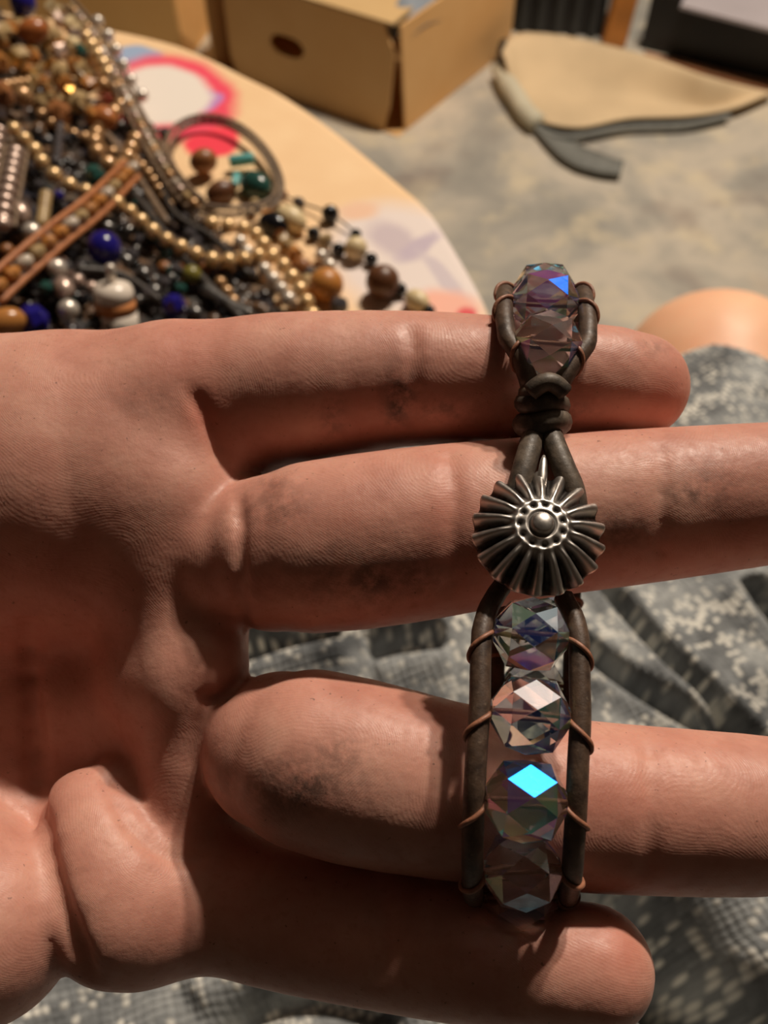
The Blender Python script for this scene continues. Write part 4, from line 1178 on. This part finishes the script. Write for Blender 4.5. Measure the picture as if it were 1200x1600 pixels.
# gold and amber chips at the top
strand('chip_necklace', 'gold and amber chip necklace on top of the heap', [(-5, 100), (20, 92), (52, 88), (78, 100), (98, 120), (112, 145), (130, 170), (160, 190)], [('chip', M_AMBER, 0.0052), ('chip2', M_GOLD, 0.0046), ('chip', M_TANSTONE, 0.0055)], 1.0, 0.009, cat='necklace')
strand('chip_necklace', 'tan nugget necklace along the upper left', [(-5, 50), (30, 42), (62, 48), (88, 62), (108, 86), (128, 112), (140, 138)], [('chip', M_TANSTONE, 0.0056), ('chip2', M_AMBER, 0.005)], 1.0, 0.008, cat='necklace')
strand('chip_necklace', 'pale nugget necklace beside the cream top pearls', [(80, 10), (95, 30), (118, 48), (112, 70), (95, 82)], [('chip', M_CREAM, 0.0056), ('chip2', M_P4, 0.005)], 1.0, 0.010, cat='necklace')
strand('chip_necklace', 'brown nugget necklace at the far left edge', [(-8, 150), (18, 150), (48, 152), (80, 165), (96, 188)], [('chip', M_BROWN, 0.0062), ('round', M_P3, 0.005), ('chip2', M_TANSTONE, 0.0056)], 1.0, 0.007, cat='necklace')
# wrap bracelets
ladder('wrap_bracelet', 'orange-tan leather wrap bracelet with clear beads crossing the lower left', [(-14, 458), (22, 425), (60, 392), (96, 362), (130, 336), (158, 312), (190, 280), (206, 264)], 0.0044, 0.0014, [('facet', M_AMBER, 0.0040), ('facet', M_ORANGEW, 0.0040), ('round', M_ICE, 0.0042), ('facet', M_TANSTONE, 0.004)], M_CORD3, 0.011)
ladder('wrap_bracelet', 'long taupe leather wrap bracelet with pale crystals looping over the right of the heap', [(104, 2), (140, 44), (168, 92), (196, 148), (226, 206), (256, 258), (286, 300), (310, 322)], 0.0036, 0.0014, [('facet', M_TANSTONE, 0.0030), ('round', M_P3, 0.0030), ('facet', M_ICE, 0.003), ('round', M_P4, 0.003)], M_CORD2, 0.010, b0=0.02, b1=0.98)
ladder('leather_bangle', 'thin round leather bangle lying over the pink flower print', [(292, 300), (268, 268), (262, 232), (278, 200), (312, 186), (352, 190), (390, 212), (420, 246), (436, 284), (430, 312), (400, 326), (350, 330), (312, 322), (290, 298)], 0.0016, 0.0012, [('round', M_STEEL, 0.001)], M_CORD2, 0.007, b0=0.3, b1=0.85, cat='bangle')
ladder('wrap_bracelet', 'rose-grey beaded wrap bracelet standing at the far left edge', [(26, 232), (20, 260), (14, 290), (8, 320), (4, 350)], 0.0046, 0.0009, [('round', M_P4, 0.0030)], M_CORD2, 0.010)
# single large beads
def loose(name, label, x, y, kind, mat, r, lift=0.006, ang=0.4, cat='bead', sc=(1, 1, 1)):
    c = hit(x, y, lift); T = np.array([math.cos(ang), math.sin(ang), 0.1])
    o = put_bead(None, shape(kind, mat), c, T, r, 0.5, name, sc)
    return tag(o, label, cat)
loose('glass_bead', 'large round cobalt blue bead above the white ceramic bead', 163, 388, 'round', M_BLUEB, 0.0074, 0.009)
loose('glass_bead', 'round violet-blue bead at the very top of the heap', 36, 4, 'round', M_BLUEB, 0.0085, 0.010)
loose('glass_bead', 'small cobalt bead next to the ribbed tan bead', 92, 306, 'facet', M_BLUEB, 0.0026, 0.008)
loose('glass_bead', 'dark blue faceted bead just above the palm, centre of heap', 272, 478, 'facet', M_BLUEB, 0.0056, 0.006)
loose('glass_bead', 'dark blue bead low at the far left by the hand', 52, 500, 'facet', M_BLUEB, 0.0066, 0.007)
loose('wooden_bead', 'round brown wooden bead inside the leather bangle', 318, 252, 'round', M_BROWN, 0.0068, 0.008, sc=(1.1, 1, .9))
loose('stone_bead', 'turquoise tube bead inside the leather bangle', 378, 250, 'cyl', M_TEAL, 0.0030, 0.006, 0.1, sc=(1.7, 1, 1))
loose('stone_bead', 'small upright turquoise tube bead below the larger one', 368, 282, 'cyl', M_TEAL, 0.0022, 0.006, 1.5, sc=(1.6, 1, 1))
loose('glass_bead', 'dark green oval glass bead at the right inside the bangle', 400, 290, 'oval', M_DTEAL, 0.0072, 0.005, -0.8)
loose('glass_bead', 'dark brown bead between bangle and wrap bracelet', 345, 300, 'oval', M_DKBROWN, 0.0058, 0.004, 0.5)
loose('glass_bead', 'small pale glass bead at the foot of the bangle', 398, 318, 'facet', M_TANSTONE, 0.0030, 0.006)
loose('glass_bead', 'dark green bead near the centre of the heap', 148, 275, 'facet', M_DTEAL, 0.0056, 0.006)
loose('glass_bead', 'small sea-green bead beside the top pearl strand', 126, 82, 'facet', M_DTEAL, 0.0050, 0.009)
loose('glass_bead', 'olive green bead low in the heap near the hand', 300, 430, 'round', stone_mat('olive_glass', rgb(90, 84, 30), rgb(140, 130, 60)), 0.0045, 0.004)
loose('glass_bead', 'black oval bead under the end of the bangle', 428, 352, 'oval', M_JET, 0.0064, 0.004, -0.6)
loose('amber_bead', 'orange amber bead at the lower left corner of the heap', 8, 505, 'oval', M_AMBER, 0.0058, 0.008)
loose('amber_bead', 'rusty amber nugget near the top of the heap', 52, 48, 'oval', stone_mat('rust_amber', rgb(140, 78, 36), rgb(176, 104, 56)), 0.0068, 0.012)
loose('amber_bead', 'orange-brown nugget in the middle of the heap', 160, 185, 'oval', stone_mat('rust_amber_2', rgb(150, 88, 44), rgb(186, 116, 64)), 0.0066, 0.009, -0.5)
# white ceramic bead with an orange band on a pin
cb_c = hit(180, 478, 0.006)
cer = empty('ceramic_bead', cb_c); tag(cer, 'white ceramic bead with an orange band, just above the palm', 'bead')
def upright(prof, mat, name, seg=18):
    v, f = lathe(prof, seg); ax_ = np.array([0.05, 0.28, 0.96]); ax_ /= np.linalg.norm(ax_)
    a = np.cross([0, 1, 0.], ax_); a /= np.linalg.norm(a); b = np.cross(ax_, a)
    return link(name, mesh(name, v @ np.stack([a, b, ax_], 0)+cb_c, f), mat, cer)
M_CER = simple('white_ceramic', rgb(226, 214, 200), 0.25, 0.06, 200)
upright([(0.0070, -0.012), (0.0086, -0.010), (0.0084, -0.002)], M_CER, 'lower_half')
upright([(0.0084, -0.002), (0.0079, 0.003)], simple('orange_glaze', rgb(206, 136, 84), 0.3, 0.2, 200), 'orange_band')
upright([(0.0079, 0.003), (0.0080, 0.0055), (0.0070, 0.0085), (0.0028, 0.0100)], M_CER, 'upper_half')
upright([(0.0019, 0.0098), (0.0019, 0.0165), (0.0012, 0.0172)], M_P2, 'pin', 10)
# ribbed tan tube bead
rb_c = np.array([hit(72, 305, 0.008), hit(66, 352, 0.008)])
Q = rb_c[0]+(rb_c[1]-rb_c[0])*np.linspace(0, 1, 61)[:, None]
v, f = tube(Q, 0.0026+0.0003*np.cos(np.arange(61)*2*math.pi/4), 12)
tag(link('ribbed_bead', mesh('ribbed_bead', v, f), M_TANSTONE), 'small ribbed tan tube bead beside the cobalt bead', 'bead')
# necklace of wood, cream and black beads on the bare tabletop
nk = empty('wooden_bead_necklace', hit(560, 400, 0)); tag(nk, 'necklace of black, cream and brown wooden beads lying on the tabletop', 'necklace')
items = [(444, 305, 'disc', M_BROWN, 0.0024), (467, 316, 'oval', M_SMOKE, 0.0026), (516, 334, 'round', M_JET, 0.0044), (556, 366, 'round', M_JET, 0.0028), (556, 388, 'round', M_CREAM, 0.0056), (580, 405, 'round', M_JET, 0.0032), (598, 440, 'round', M_DKBROWN, 0.0078), (625, 452, 'round', M_JET, 0.0032), (652, 470, 'oval', M_CREAM, 0.0048), (670, 486, 'round', M_JET, 0.003)]
Pn = [hit(x, y, r) for x, y, k, m, r in items]
v, f = tube(catmull(np.array(Pn), 60), 0.0006, 6); link('cord', mesh('cord', v, f), M_CORD, nk)
for i, (x, y, k, m, r) in enumerate(items):
    T = Pn[min(i+1, len(Pn)-1)]-Pn[max(i-1, 0)]
    put_bead(nk, shape(k, m), Pn[i], T, r, 0.3*i)
nk2 = empty('wooden_bead_necklace', hit(500, 420, 0)); tag(nk2, 'strand of cream, black and orange wooden beads next to the pearls', 'necklace')
items = [(455, 342, 'oval', M_CREAM, 0.0062), (490, 365, 'round', M_JET, 0.0034), (508, 378, 'disc', M_TANSTONE, 0.0046), (529, 390, 'round', M_JET, 0.0034), (502, 400, 'round', M_P2, 0.0032), (515, 415, 'round', M_P2, 0.0032), (482, 425, 'round', M_SMOKE, 0.0030), (510, 445, 'round', M_ORANGEW, 0.0078), (530, 478, 'facet', M_SMOKE, 0.0045)]
Pn = [hit(x, y, r) for x, y, k, m, r in items]
v, f = tube(catmull(np.array(Pn), 60), 0.0006, 6); link('cord', mesh('cord', v, f), M_CORD, nk2)
for i, (x, y, k, m, r) in enumerate(items):
    T = Pn[min(i+1, len(Pn)-1)]-Pn[max(i-1, 0)]
    put_bead(nk2, shape(k, m), Pn[i], T, r, 0.3*i)
strand('beaded_strand', 'amber and brown bead strand between pearls and wooden beads', [(420, 330), (440, 365), (455, 390), (470, 410), (480, 440), (492, 470)], [('chip', M_AMBER, 0.0046), ('round', M_BROWN, 0.0042), ('chip2', M_TANSTONE, 0.0042)], 1.02, 0.004, cat='bead strand')
